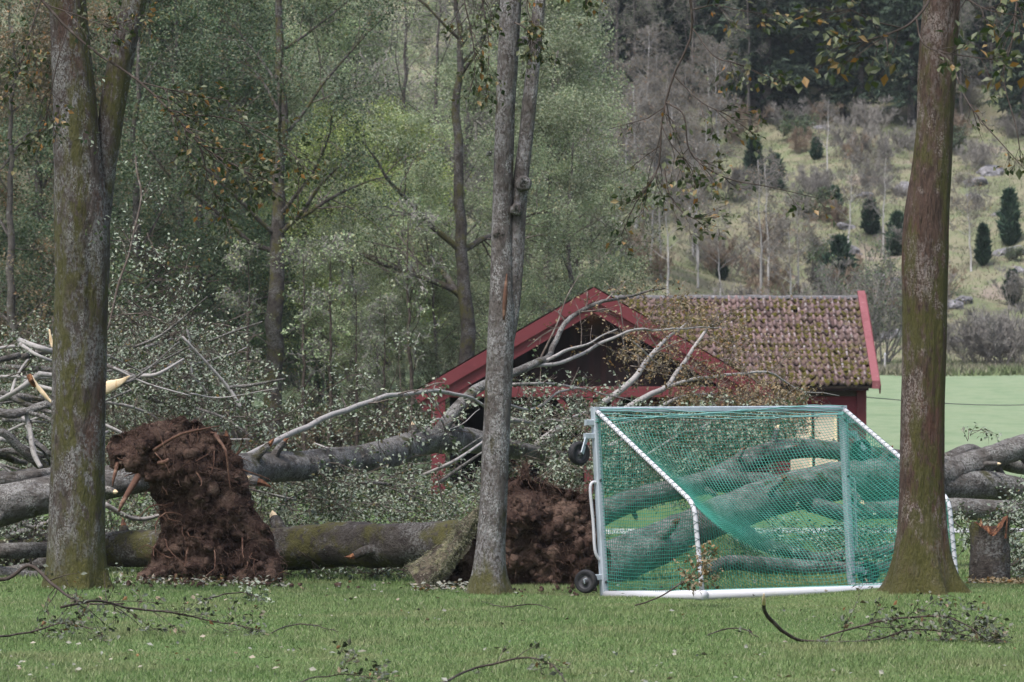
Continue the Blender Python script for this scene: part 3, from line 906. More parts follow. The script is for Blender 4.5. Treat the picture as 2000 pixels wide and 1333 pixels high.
# ------------------------------------------------------------------ the overturned goal
def goal():
    O = np.array([.965, 40., .045])
    Wv = np.array([2.70, 1.41, .03])
    Pv = np.array([.93, -1.77, .075])
    Rv = np.array([-.10, .0, 1.96])
    def gp(u, p, r):
        return O + Wv * u + Pv * p + Rv * r
    t = thing('football_goal', 'overturned aluminium football goal with green net lying beside the tree', 'goal', O)
    wn_, pn, rn = norm(Wv), norm(Pv), norm(Rv)
    g = G(); gtubes(g, np.array([[gp(0, .99, 0.005), gp(1, .99, .005)]]), np.array([[.056, .056]]), 16, True)
    obj('crossbar', g, M['white_paint'], t, smooth=True)
    for u in (0, 1):
        g = G(); gtubes(g, np.array([[gp(u, 0.02, .005), gp(u, 1.02, .005)]]), np.array([[.054, .054]]), 16, True)
        obj('post', g, M['white_paint'], t, smooth=True)
        g = G(); beam(g, gp(u, 0, -.0), gp(u, 0, 1.01), .085, .075, up=wn_, bev=.012)
        rail = obj('ground_rail', g, M['alu'], t)
        for r_ in (.08, .62, .93):
            g = G(); c = gp(u, 0, r_) + pn * .045
            gtubes(g, np.array([[c - pn * .0, c + pn * .012]]), np.array([[.016, .016]]), 8, True)
            obj('bolt', g, M['steel'], rail)
        # bent net support tube: rear end of rail -> bend -> crossbar
        a, b_, c = gp(u, .02, .985), gp(u, .965, .47), gp(u, 1.0, .03)
        path = [a + (b_ - a) * k for k in np.linspace(0, .93, 14)]
        e1, e2 = a + (b_ - a) * .93, b_ + (c - b_) * .14
        for k in np.linspace(.15, 1, 7):
            path.append((1 - k) ** 2 * e1 + 2 * k * (1 - k) * b_ + k * k * e2)
        path += [e2 + (c - e2) * k for k in np.linspace(.15, 1, 8)]
        path = np.array(path)
        g = G(); gtubes(g, path[None], np.full((1, len(path)), .025), 12, True)
        sup = obj('net_support', g, M['white_paint'], t, smooth=True)
        # net cords laced round the tube
        s = np.concatenate([[0], np.cumsum(np.linalg.norm(np.diff(path, axis=0), axis=1))])
        ss = np.linspace(0, s[-1], 560)
        cen = np.stack([np.interp(ss, s, path[:, k]) for k in range(3)], -1)
        tn = norm(np.gradient(cen, axis=0))
        A = np.cross(tn, wn_); A = norm(A)
        g = G()
        for sg in (1, -1):
            ph = ss / .085 * 2 * math.pi * sg
            hel = cen + .0272 * (np.cos(ph)[:, None] * A + np.sin(ph)[:, None] * wn_)
            gtubes(g, hel[None], np.full((1, len(hel)), .0022), 4)
        obj('lacing', g, M['lacing'], sup)
        # carrying handle on the outside of the rail
        sgn = -1 if u == 0 else 1
        hp = np.array([gp(u, 0, .60), gp(u, 0, .61) + wn_ * sgn * .07, gp(u, 0, .57) + wn_ * sgn * .105, gp(u, 0, .4) + wn_ * sgn * .09, gp(u, 0, .25) + wn_ * sgn * .085, gp(u, 0, .2) + wn_ * sgn * .04, gp(u, 0, .18)])
        hp = catmull(hp, 30)
        g = G(); gtubes(g, hp[None], np.full((1, 30), .017), 8, True)
        obj('handle', g, M['white_paint'], t, smooth=True)
        for r_, yaw, zo in ((.055, -25, 0.015), (.78, 38, -.0)):
            c = gp(u, 0, r_) + wn_ * sgn * .215
            c = c + np.array([0, 0, .06 if r_ < .3 else -.03])
            ax = np.array([math.sin(math.radians(yaw)), -math.cos(math.radians(yaw)), 0])
            e1, e2 = np.array([ax[1], -ax[0], 0]), np.array([0, 0, 1.])
            th = np.arange(24) * 2 * math.pi / 24
            g = G()
            rings = []
            for off, rr in ((-.028, .075), (-.04, .10), (-.034, .118), (0, .126), (.034, .118), (.04, .10), (.028, .075)):
                rings.append(c + ax * off + rr * (np.cos(th)[:, None] * e1 + np.sin(th)[:, None] * e2))
            V = np.concatenate(rings)
            g.add(V, [[j * 24 + i, j * 24 + (i + 1) % 24, (j + 1) * 24 + (i + 1) % 24, (j + 1) * 24 + i] for j in range(6) for i in range(24)])
            tyre = obj('wheel', g, M['rubber'], t, smooth=True)
            g = G()
            rings = []
            for off, rr in ((.026, .078), (.012, .06), (.02, .03), (.045, .025), (.046, .002)):
                rings.append(c + ax * off + rr * (np.cos(th)[:, None] * e1 + np.sin(th)[:, None] * e2))
            for off, rr in ((-.026, .078), (-.012, .06), (-.02, .03), (-.045, .025), (-.046, .002)):
                rings.append(c + ax * off + rr * (np.cos(th)[:, None] * e1 + np.sin(th)[:, None] * e2))
            V = np.concatenate(rings)
            g.add(V, [[j * 24 + i, j * 24 + (i + 1) % 24, (j + 1) * 24 + (i + 1) % 24, (j + 1) * 24 + i] for j in (0, 1, 2, 3, 5, 6, 7, 8) for i in range(24)])
            obj('rim', g, M['rim'], tyre, smooth=True)
            g = G()
            base = gp(u, 0, r_) + np.array([0, 0, .15 if r_ > .3 else .1])
            beam(g, base, base + wn_ * sgn * .15, .05, .06, bev=.006)
            beam(g, base + wn_ * sgn * .12, c + ax * .052 + np.array([0, 0, .0]), .012, .05)
            obj('wheel_bracket', g, M['alu'], t)
            if r_ > .3:
                g = G(); beam(g, base + np.array([0, 0, .14]), base + np.array([0, 0, .14]) + wn_ * sgn * .14, .05, .06, bev=.006)
                obj('wheel_bracket', g, M['alu'], t)
    g = G(); beam(g, gp(-.005, 0, .995), gp(1.0, 0, .995), .06, .06, bev=.01)
    obj('rear_bar', g, M['alu'], t)
    # --- nets
    cell = .038
    R = .0029
    def net_obj(name, P, edges, mat, r=R):
        E = P[edges]
        g = G(); V, Fq, _ = tubes(E, np.full(E.shape[:2], r), 3)
        g.add(V, Fq)
        return obj(name, g, mat, t)
    # main net: a cloth hung between rear bar, both tubes and the crossbar
    nu, nv = int(np.linalg.norm(Wv) / cell), 86
    prof = np.array([[0.0, 1.0], [.965, .47], [1.0, .03]])
    A = np.array([gp(0, a, b) for a, b in prof]); seg = np.linalg.norm(np.diff(A, axis=0), axis=1)
    sv = np.linspace(0, seg.sum(), nv + 1)
    cs = np.concatenate([[0], np.cumsum(seg)])
    pr = np.stack([np.interp(sv, cs, prof[:, 0]), np.interp(sv, cs, prof[:, 1])], -1)
    uu = np.linspace(0, 1, nu + 1)
    X0 = O + Wv * uu[None, :, None] + Pv * pr[:, 0][:, None, None] + Rv * pr[:, 1][:, None, None]
    Xc = X0.copy()
    rl_u = np.linalg.norm(Wv) / nu * 1.012
    rl_v = seg.sum() / nv * 1.035
    fix = np.zeros((nv + 1, nu + 1), bool)
    fix[0] = fix[-1] = True
    fix[:, 0] = fix[:, -1] = True
    w = (~fix).astype(float)[..., None]
    prev = Xc.copy()
    for it in range(150):
        vel = (Xc - prev) * .96
        prev = Xc.copy()
        Xc = Xc + w * (vel + np.array([0, 0, -.0005]))
        for _ in range(7):
            for ax_, rl in ((0, rl_v), (1, rl_u)):
                for s0 in (0, 1):
                    sl_a = [slice(None)] * 2; sl_b = [slice(None)] * 2
                    n_ = Xc.shape[ax_]
                    ia = np.arange(s0, n_ - 1, 2)
                    a = Xc.take(ia, ax_); b_ = Xc.take(ia + 1, ax_)
                    d = b_ - a
                    l = np.linalg.norm(d, axis=-1, keepdims=True)
                    wa, wb = w.take(ia, ax_), w.take(ia + 1, ax_)
                    c = d * np.maximum(0, (l - rl) / np.maximum(l, 1e-6)) / np.maximum(wa + wb, 1e-6)
                    if ax_ == 0:
                        Xc[ia] += c * wa; Xc[ia + 1] -= c * wb
                    else:
                        Xc[:, ia] += c * wa; Xc[:, ia + 1] -= c * wb
    Xc = np.where(fix[..., None], X0, Xc)
    P = Xc.reshape(-1, 3)
    I = np.arange(P.shape[0]).reshape(nv + 1, nu + 1)
    ed = np.concatenate([np.stack([I[:, :-1], I[:, 1:]], -1).reshape(-1, 2), np.stack([I[:-1], I[1:]], -1).reshape(-1, 2)])
    net_obj('net', P, ed, M['net'])
    # thick border cords
    for line in (Xc[0], Xc[-1]):
        g = G(); gtubes(g, line[None], np.full((1, len(line)), .007), 5); obj('border_cord', g, M['net_pale'], t)
    # slack net gathered along the rear bar
    g = G()
    uu2 = np.linspace(0, 1, 260)
    for k in range(7):
        q = np.array([gp(a, 0, .985) + np.array([0, -.045 - .006 * k, .02 - .018 * k + .022 * math.sin(a * 9 + k) - .02 * math.sin(a * 4.3 + .4 * k)]) for a in uu2])
        q = q + .008 * np.stack([vnoise(q * 9 + k), vnoise(q * 9 + 5 + k), vnoise(q * 9 + 9 + k)], -1)
        gtubes(g, q[None], np.full((1, 260), .0045), 4)
    obj('gathered_net', g, M['net_pale'], t)
    # side nets
    for u in (0, 1):
        poly = [(0.01, .99), (.965, .47), (1.0, .03), (.01, .03)]
        npn, nrn = 50, 52
        P = []
        idx = -np.ones((nrn + 1, npn + 1), int)
        for j in range(nrn + 1):
            r_ = .03 + (.96) * j / nrn
            pmax = np.interp(r_, [.03, .47, .99], [1.0, .965, .02])
            for i in range(npn + 1):
                p_ = i / npn
                if p_ <= pmax + .01:
                    q = gp(u, min(p_, pmax), r_)
                    edge = min(p_, pmax - p_, 1) * 6
                    amp = np.clip(edge, 0, 1)
                    sag = .05 * math.sin(math.pi * np.clip(p_ / max(pmax, .05), 0, 1)) * (1 - .5 * r_)
                    q = q + amp * (.03 * wn_ * math.sin(p_ * 7 + r_ * 5) + .012 * np.array([0, 0, 1]) * vnoise(np.array([[p_ * 5, r_ * 4, u]]))[0]) + np.array([0, 0, -sag])
                    idx[j, i] = len(P); P.append(q)
        P = np.array(P)
        ed = []
        for j in range(nrn + 1):
            for i in range(npn + 1):
                if idx[j, i] >= 0:
                    if i < npn and idx[j, i + 1] >= 0: ed.append((idx[j, i], idx[j, i + 1]))
                    if j < nrn and idx[j + 1, i] >= 0: ed.append((idx[j, i], idx[j + 1, i]))
        net_obj('side_net', P, np.array(ed), M['net'])
goal()

# ------------------------------------------------------------------ standing trees
def trunk_geo(rows, D, sides=40, flare=None, seed=0., rough=.05, n=None, oval=1.0):
    """rows of (photo y, left x, right x) from the foot up, continued above the frame"""
    rows = sorted(rows, key=lambda r: -r[0])
    S = []
    for y, a, b in rows:
        c = px((a + b) / 2, y, D)
        S.append([*c, (b - a) / 2 * D / F_PX])
    S = np.array(S)
    Ln = np.abs(S[0, 2] - S[-1, 2])
    n = n or int(Ln / .05)
    z = np.linspace(S[0, 2], S[-1, 2], n)
    so = S[np.argsort(S[:, 2])]
    from_z = lambda k: np.interp(z, so[:, 2], so[:, k])
    ker = np.array([1, 2, 3, 2, 1]) / 9.
    def sm(v):
        return np.convolve(np.pad(v, 2, mode='edge'), ker, mode='valid')
    C = np.stack([sm(from_z(0)), from_z(1), z], -1)
    r = sm(from_z(3))
    th = np.arange(sides) * 2 * math.pi / sides
    dirs = np.stack([np.cos(th), np.sin(th), 0 * th], -1)
    Rr = np.repeat(r[:, None], sides, 1)
    if flare:
        h0, lobes, amt = flare
        f = np.exp(-(z - z[0]) / h0)[:, None]
        Rr = Rr * (1 + amt * f * (np.sin(th * lobes + seed)[None] + .4 * np.sin(th * (lobes + 2) + 1.7 + seed)[None]))
    q = np.stack([np.broadcast_to(dirs[None, :, 0], Rr.shape) * 3 + seed, np.broadcast_to(dirs[None, :, 1], Rr.shape) * 3, np.repeat(z[:, None], sides, 1) * .9], -1)
    Rr = Rr * (1 + rough * fbm(q * .6, 3) + rough * .5 * fbm(q * np.array([2.5, 2.5, 2.2]), 3))
    Rr = Rr * (1 + rough * .7 * vnoise(q * np.array([3.2, 3.2, .55]) + 4.))
    V = C[:, None, :] + dirs[None] * Rr[..., None]
    g = G()
    I = np.arange(n * sides).reshape(n, sides)
    a, c = I[:-1], I[1:]
    g.add(V, np.stack([a, np.roll(a, -1, 1), np.roll(c, -1, 1), c], -1).reshape(-1, 4))
    g.F.setdefault(sides, []).append(I[-1][None])
    return g, C, r

def leafy(parent, mat_leaf, mat_twig, P, R, rg, counts=(7, 5), lens=(.5, .22), leaves=3, size=.085, jitter=.03, grav=-.06, name='foliage', twig_name='twig_spray', angle=45, tmin=.2, up=0., droop=.35):
    """twigs grown from given limbs, leaves on them; two meshes under parent"""
    g = G()
    cur, cr = P, R
    for k, (c, l) in enumerate(zip(counts, lens)):
        cur, cr = children(cur, cr, c, l, angle, rg, tmin=tmin, nseg=3 if k == 0 else 1, wob=.2, grav=grav, rratio=.5, up=up)
        cr = np.minimum(cr, .012 / (k + 1))
        gtubes(g, cur, cr, 3)
    obj(twig_name, g, mat_twig, parent, kind='stuff')
    n, m = cur.shape[:2]
    k = n * leaves
    pi = np.repeat(np.arange(n), leaves)
    x = rg.uniform(.15, 1, k) * (m - 1) * .999
    i = x.astype(int); f = (x - i)[:, None]
    S = cur[pi, i] * (1 - f) + cur[pi, i + 1] * f + rg.normal(0, jitter, (k, 3))
    al = cur[pi, -1] - cur[pi, 0]
    g = G(); leaf_geo(g, S, size, rg, droop=droop, along=al)
    obj(name, g, mat_leaf, parent, kind='stuff')

def stack(specs, n=24):
    P, R = zip(*[limb(s, n) for s in specs])
    return np.array(P), np.array(R)

def crown_above(t, top, rg, mat_leaf, n_limb=9, zlo=8.3, zhi=12.5):
    """the crown above the frame"""
    S = np.array([[top[0], top[1], z] for z in np.linspace(zlo, zhi, n_limb)])
    a = rg.uniform(0, 2 * math.pi, n_limb)
    d = np.stack([np.cos(a), np.sin(a), np.full(n_limb, .55)], -1)
    P = polylines(S, d, rg.uniform(1.6, 3.0, n_limb), 6, .15, .02, rg)
    R = np.linspace(.06, .015, 7)[None].repeat(n_limb, 0)
    g = G(); gtubes(g, P, R, 6); obj('crown_limb', g, M['twig'], t, kind='stuff')
    leafy(t, mat_leaf, M['twig'], P, R, rg, counts=(9, 6), lens=(1.0, .45), leaves=7, size=.10, jitter=.08, name='crown', angle=50)

def standing_trees():
    rg = np.random.default_rng(21)
    # left tree, two stems
    base = px(150, 1148, 40)
    t = thing('standing_tree', 'thick mossy forked tree standing beside the tall uprooted soil plate', 'tree', base)
    g, C, r = trunk_geo([(1165, 78, 224), (1145, 84, 216), (1110, 92, 208), (1050, 96, 206), (900, 101, 205), (700, 104, 208), (560, 109, 213), (480, 108, 214), (420, 107, 212), (330, 106, 200), (200, 104, 190), (0, 96, 168), (-300, 92, 160), (-700, 85, 140), (-1000, 95, 130)],
                        40, sides=56, flare=(.2, 5, .18), seed=2.1, rough=.06)
    tr = obj('trunk', g, M['bark_a'], t, smooth=True)
    g, C2, r2 = trunk_geo([(520, 150, 200), (430, 165, 214), (330, 182, 226), (200, 196, 246), (100, 214, 264), (0, 240, 288), (-300, 290, 330), (-700, 350, 385)], 40.15, seed=5.5, rough=.07)
    obj('stem', g, M['bark_a'], t, smooth=True)
    ls = [[(140, -420, 39.9, 16), (20, -330, 39.4, 14), (40, -120, 39, 12), (75, -10, 39, 10), (170, 90, 38.8, 9), (260, 150, 38.6, 8), (330, 215, 38.4, 7), (400, 290, 38.2, 6), (480, 335, 38.1, 4), (560, 395, 38, 2.5)],
          [(345, 225, 38.4, 5), (420, 228, 38.3, 4.5), (480, 245, 38.2, 4), (560, 290, 38, 3), (590, 325, 38, 2.5), (640, 345, 37.9, 2)],
          [(375, 260, 38.3, 5), (395, 300, 38.3, 4), (410, 360, 38.2, 3), (445, 430, 38.2, 2)],
          [(270, 160, 38.6, 5), (330, 175, 38.4, 4), (400, 190, 38.3, 3), (460, 200, 38.2, 2)],
          [(90, 10, 39, 5), (150, 30, 38.8, 4), (210, 50, 38.7, 3), (280, 30, 38.6, 2)],
          [(80, 0, 39, 5), (60, 60, 38.9, 4), (40, 130, 38.8, 3), (20, 180, 38.8, 2)],
          [(130, 60, 38.9, 5), (110, 130, 38.8, 4), (90, 230, 38.8, 3), (70, 280, 38.8, 2)]]
    P, R = stack(ls)
    for k in range(len(ls)):
        g = G(); gtubes(g, P[k:k + 1], R[k:k + 1] * .62, 7, True); obj('branch', g, M['twig_dark'], t, smooth=True)
    # leaves only on the part inside and near the frame
    P2 = np.concatenate([P[:1, 12:], ]); R2 = R[:1, 12:]
    leafy(t, M['leaf_near'], M['twig_dark'], P2, R2, rg, counts=(40, 4), lens=(.75, .3), leaves=3, size=.07, angle=40, grav=-.05)
    leafy(t, M['leaf_near'], M['twig_dark'], P[1:], R[1:], rg, counts=(16, 4), lens=(.55, .28), leaves=3, size=.07, angle=40, grav=-.05)
    # sprout low on the trunk
    P, R = stack([[(165, 480, 39.6, 4), (178, 430, 39.5, 3.5), (182, 400, 39.45, 3), (180, 470, 39.4, 2)], [(182, 400, 39.5, 3), (190, 340, 39.5, 3), (190, 250, 39.5, 3), (186, 150, 39.5, 2)]])
    leafy(t, M['leaf_debris'], M['twig_dark'], P, R, rg, counts=(4, 2), lens=(.3, .12), leaves=2, size=.055)
    crown_above(t, px(130, 0, 40), rg, M['leaf_near'])

    # centre tree, two stems
    base = px(952, 1152, 39.5)
    t = thing('standing_tree', 'slim grey twin-stemmed tree standing before the red barn', 'tree', base)
    g, C, r = trunk_geo([(1172, 900, 1008), (1152, 912, 998), (1120, 922, 988), (1060, 930, 986), (1000, 935, 990), (900, 941, 994), (800, 945, 998), (700, 950, 1003), (640, 953, 1006), (560, 957, 1003), (430, 961, 1000), (200, 968, 1006), (0, 976, 1019), (-300, 985, 1022), (-700, 990, 1018)],
                        39.5, flare=(.12, 4, .12), seed=7.3, rough=.05)
    obj('trunk', g, M['bark_b'], t, smooth=True)
    g, C2, r2 = trunk_geo([(690, 968, 1000), (620, 978, 1014), (560, 986, 1020), (500, 990, 1024), (430, 995, 1027), (350, 1003, 1033), (270, 1014, 1042), (200, 1020, 1049), (100, 1032, 1058), (0, 1043, 1066), (-300, 1062, 1082), (-700, 1090, 1104)], 39.55, seed=1.2, rough=.09)
    obj('stem', g, M['bark_b'], t, smooth=True)
    # torn strip of pale wood in the fork
    P, R = limb([(984, 625, 39.28, 4), (986, 590, 39.27, 9), (988, 560, 39.27, 7), (990, 535, 39.28, 2)], 14)
    g = G(); bark_tube(g, P, R, 8, .1); obj('wood_scar', g, M['root_thick'], t, smooth=True)
    # old branch stubs and knots
    for kx, ky, w in ((976, 455, 26), (1022, 358, 30), (1008, 410, 26), (955, 300, 10), (1024, 80, 18)):
        c = px(kx, ky, 39.4)
        c = c + np.array([0, .02, 0])
        P = np.array([c + np.array([0, .05, 0]), c + np.array([0, -.01, .0]), c + np.array([0, -.03, .005]), c + np.array([0, -.02, 0])])
        g = G(); bark_tube(g, P, np.array([1, .95, .7, .3]) * w * .5 * 39.4 / F_PX, 14, .3, seed=kx); obj('knot', g, M['bark_b'], t, smooth=True)
    ls = [[(1000, -430, 39.4, 12), (950, -330, 39.2, 9), (915, -150, 39, 7), (905, -20, 38.9, 5), (920, 60, 38.9, 4), (928, 130, 38.9, 3), (915, 190, 38.9, 2)],
          [(1000, -200, 39.4, 8), (960, -160, 39.2, 6), (935, -60, 39, 5), (945, 20, 38.9, 4), (955, 90, 38.9, 3), (950, 180, 38.9, 2)],
          [(1006, 45, 39.4, 6), (1025, 55, 39.2, 5), (1038, 75, 39.1, 4), (1048, 100, 39.0, 2)],
          [(1050, -300, 39.4, 8), (1080, -250, 39.3, 6), (1110, -120, 39.2, 5), (1140, -20, 39.1, 4), (1150, 50, 39.1, 2)],
          [(1060, -200, 39.4, 8), (1050, -150, 39.2, 6), (1035, -60, 39.0, 4), (1030, 15, 39, 3), (1040, 40, 39, 2)]]
    P, R = stack(ls)
    for k in range(len(ls)):
        g = G(); gtubes(g, P[k:k + 1], R[k:k + 1] * .62, 7, True); obj('branch', g, M['twig_dark'], t, smooth=True)
    leafy(t, M['leaf_near'], M['twig_dark'], P, R, rg, counts=(10, 3), lens=(.42, .22), leaves=3, size=.07, angle=40, tmin=.5, grav=-.2, droop=.6)
    crown_above(t, px(1000, 0, 39.5), rg, M['leaf_near'], 7)

    # right tree
    base = px(1805, 1168, 37.5)
    t = thing('standing_tree', 'thick reddish brown tree with flared mossy foot beside the green goal', 'tree', base)
    g, C, r = trunk_geo([(1185, 1700, 1908), (1160, 1722, 1886), (1130, 1734, 1868), (1090, 1744, 1856), (1040, 1752, 1849), (980, 1756, 1846), (900, 1758, 1845), (800, 1760, 1846), (700, 1762, 1849), (600, 1763, 1851), (520, 1762, 1852), (470, 1763, 1853), (410, 1768, 1855), (330, 1782, 1858), (240, 1792, 1861), (150, 1793, 1866), (60, 1799, 1871), (0, 1804, 1874), (-300, 1812, 1880), (-700, 1822, 1880), (-1100, 1830, 1870)],
                        37.5, sides=72, flare=(.26, 6, .24), seed=3.3, rough=.045)
    obj('trunk', g, M['bark_c'], t, smooth=True)
    ls = [[(1830, -560, 37.4, 22), (1700, -540, 36, 19), (1500, -420, 34, 15), (1380, -220, 32.6, 12), (1345, -60, 32, 9), (1352, 60, 32, 8), (1315, 150, 32, 7), (1293, 235, 32, 6), (1285, 330, 32, 5), (1240, 400, 32, 4), (1213, 462, 32, 2.5)],
          [(1300, 200, 32, 6), (1335, 225, 31.9, 5.5), (1345, 290, 31.9, 5), (1375, 325, 31.8, 5), (1430, 352, 31.8, 4), (1500, 365, 31.7, 3.2), (1600, 388, 31.7, 2)],
          [(1352, 55, 32, 5), (1395, 110, 31.8, 4.5), (1440, 125, 31.7, 4), (1500, 150, 31.7, 3), (1560, 172, 31.6, 2)],
          [(1318, 150, 32, 5), (1370, 200, 31.9, 4), (1420, 225, 31.8, 3.5), (1470, 260, 31.8, 2)],
          [(1296, 320, 32, 4), (1310, 385, 31.9, 3.5), (1350, 425, 31.8, 3), (1400, 425, 31.8, 2)],
          [(1350, 20, 32, 5), (1400, 10, 31.8, 4), (1440, 20, 31.7, 3), (1510, 30, 31.7, 2)],
          [(1290, 240, 32, 4), (1310, 280, 31.9, 3.5), (1350, 330, 31.9, 3), (1360, 380, 31.8, 2)],
          # over the trunk, nearer to the eye
          [(1838, -420, 37.3, 20), (1845, -330, 33, 17), (1835, -150, 30, 13), (1822, -20, 28, 10), (1785, 40, 27.6, 8), (1740, 65, 27.4, 6), (1690, 80, 27.2, 4.5), (1630, 95, 27, 2.5)],
          [(1790, 38, 27.6, 6), (1800, 80, 27.5, 5), (1830, 100, 27.4, 4.5), (1900, 112, 27.2, 3.5), (1960, 120, 27, 2.5)],
          [(1825, -20, 28, 6), (1880, -5, 27.6, 5), (1930, 20, 27.4, 4), (2010, 35, 27.2, 2.5)],
          [(1760, 55, 27.5, 5), (1700, 40, 27.3, 4), (1660, 20, 27.2, 3), (1620, 25, 27.1, 2)],
          [(1850, -350, 37, 14), (1930, -280, 35, 12), (1985, -100, 34, 9), (1980, 60, 33.6, 7), (1960, 150, 33.4, 5), (1985, 250, 33.2, 4), (1995, 320, 33.2, 2)],
          [(1862, 130, 36.8, 6), (1885, 190, 35.9, 5), (1920, 240, 35.5, 4.5), (1960, 285, 35.2, 3.5), (2000, 330, 35, 2)]]
    P, R = stack(ls, 30)
    for k in range(len(ls)):
        g = G(); gtubes(g, P[k:k + 1], R[k:k + 1] * .62, 7, True); obj('branch', g, M['twig_dark'], t, smooth=True)
    leafy(t, M['leaf_near'], M['twig_dark'], P[:1, 15:], R[:1, 15:], rg, counts=(22, 3), lens=(.55, .22), leaves=2, size=.065, angle=40, grav=-.1)
    leafy(t, M['leaf_near'], M['twig_dark'], P[1:7], R[1:7], rg, counts=(9, 3), lens=(.42, .2), leaves=3, size=.065, angle=38, grav=-.1)
    leafy(t, M['leaf_near'], M['twig_dark'], P[7:8, 14:], R[7:8, 14:], rg, counts=(16, 3), lens=(.6, .25), leaves=2, size=.085, angle=40, grav=-.1)
    leafy(t, M['leaf_near'], M['twig_dark'], P[8:12], R[8:12], rg, counts=(11, 3), lens=(.55, .25), leaves=2, size=.085, angle=40, grav=-.1, tmin=.3)
    leafy(t, M['leaf_near'], M['twig_dark'], P[12:], R[12:], rg, counts=(8, 2), lens=(.35, .2), leaves=2, size=.06, angle=40, grav=-.1)
    crown_above(t, px(1840, 0, 37.5), rg, M['leaf_near'])
standing_trees()

# ------------------------------------------------------------------ fallen trees
def plate_geo(poly, D, depth, rg, res=.045, seed=0., front=.22, lean=0.):
    """a thick uprooted slab of soil: outline from the photo at distance D, domed on both sides"""
    pts = np.array([px(x, y, D) for x, y in poly])
    P2 = pts[:, [0, 2]]
    # densify the outline
    out = []
    for i in range(len(P2)):
        a, b = P2[i], P2[(i + 1) % len(P2)]
        k = max(2, int(np.linalg.norm(b - a) / res))
        out += [a + (b - a) * j / k for j in range(k)]
    out = np.array(out)
    out = out + .055 * np.stack([fbm(np.stack([out[:, 0] * 7, out[:, 1] * 7, 0 * out[:, 0] + seed], -1), 3), fbm(np.stack([out[:, 0] * 7, out[:, 1] * 7, 0 * out[:, 0] + seed + 9], -1), 3)], -1)
    lo, hi = out.min(0), out.max(0)
    gx = np.arange(lo[0] + res * .5, hi[0], res); gz = np.arange(lo[1] + res * .5, hi[1], res)
    A, B = np.meshgrid(gx, gz)
    Q = np.stack([A.ravel(), B.ravel()], -1)
    Q = Q + rg.uniform(-.3, .3, Q.shape) * res
    x, y = Q[:, 0:1], Q[:, 1:2]
    x1, y1 = out[:, 0][None], out[:, 1][None]
    x2, y2 = np.roll(out[:, 0], -1)[None], np.roll(out[:, 1], -1)[None]
    cr = ((y1 > y) != (y2 > y)) & (x < (x2 - x1) * (y - y1) / (y2 - y1 + 1e-12) + x1)
    inside = cr.sum(1) % 2 == 1
    dist = np.sqrt(((Q[:, None, :] - out[None]) ** 2).sum(-1)).min(1)
    keep = inside & (dist > res * .55)
    Q, dist = Q[keep], dist[keep]
    from mathutils import Vector
    from mathutils.geometry import delaunay_2d_cdt
    allp = np.vstack([out, Q])
    no = len(out)
    r = delaunay_2d_cdt([Vector(p) for p in allp], [], [list(range(no))], 1, 1e-5)
    vv = np.array([[v[0], v[1]] for v in r[0]])
    ff = np.array([f for f in r[2] if len(f) == 3])
    d = np.sqrt(((vv[:, None, :] - out[None]) ** 2).sum(-1)).min(1)
    dome = 1 - np.exp(-d / .16)
    q3 = np.stack([vv[:, 0], vv[:, 1], 0 * d + seed], -1)
    rough_ = .17 * fbm(q3 * 2.2, 3) + .10 * np.abs(fbm(q3 * 5, 3)) + .05 * fbm(q3 * 14, 2)
    yf = D - front * dome + rough_ * np.clip(d / .06, .1, 1) - lean * (vv[:, 1] - lo[1])
    yb = D + depth * dome + .5 * rough_ * np.clip(d / .06, 0, 1) + .04 - lean * (vv[:, 1] - lo[1])
    g = G()
    Vf = np.stack([vv[:, 0], yf, vv[:, 1]], -1)
    Vb = np.stack([vv[:, 0], yb, vv[:, 1]], -1)
    # orient: front faces look to -Y
    n0 = np.cross(Vf[ff[:, 1]] - Vf[ff[:, 0]], Vf[ff[:, 2]] - Vf[ff[:, 0]])[:, 1]
    ff[n0 > 0] = ff[n0 > 0][:, ::-1]
    g.add(Vf, ff)
    g.add(Vb, ff[:, ::-1])
    from collections import Counter
    cnt = {}
    for f in ff:
        for a, b in ((f[0], f[1]), (f[1], f[2]), (f[2], f[0])):
            cnt[(a, b)] = cnt.get((a, b), 0) + 1
    rim = [(a, b) for (a, b) in cnt if (b, a) not in cnt]
    n = len(Vf)
    g.F.setdefault(4, []).append(np.array([[b, a, a + n, b + n] for a, b in rim]))
    return g, Vf, Vb, d, out

def roots(t, Vf, d, rg, n, L, r, out_dir, mat, name='root_hair', rim=False, kind='stuff', sides=3):
    w = (d < .08) if rim else (d > .02)
    idx = rg.choice(np.where(w)[0], n)
    S = Vf[idx] + rg.normal(0, .01, (n, 3))
    c = Vf.mean(0)
    dr = norm(S - c) * (1.1 if rim else .5) + np.array(out_dir) + rg.normal(0, .6, (n, 3))
    P = polylines(S, dr, L * rg.uniform(.35, 1.2, n), 5, .35, -.12, rg)
    R = (r * rg.uniform(.5, 1.3, n))[:, None] * np.linspace(1, .3, 6)[None]
    g = G(); gtubes(g, P, R, sides)
    return obj(name, g, mat, t, kind=kind)

def clods(t, Vf, d, rg, n):
    """lumps of soil and small stones stuck in the plate"""
    import bmesh
    bm = bmesh.new(); bmesh.ops.create_icosphere(bm, subdivisions=2, radius=1)
    bm.verts.ensure_lookup_table()
    B = np.array([v.co[:] for v in bm.verts]); Fb = np.array([[v.index for v in f.verts] for f in bm.faces]); bm.free()
    g = G()
    idx = rg.choice(np.where(d > .03)[0], n)
    for k in idx:
        r = .02 + .07 * rg.random() ** 2.5
        f = 1 + .45 * fbm(B * 1.6 + rg.random(3) * 20, 3)
        g.add(Vf[k] + B * f[:, None] * r * rg.uniform(.7, 1.3, 3) + np.array([0, r * .35, 0]), Fb)
    obj('clod', g, M['soil'], t, smooth=True, kind='stuff')

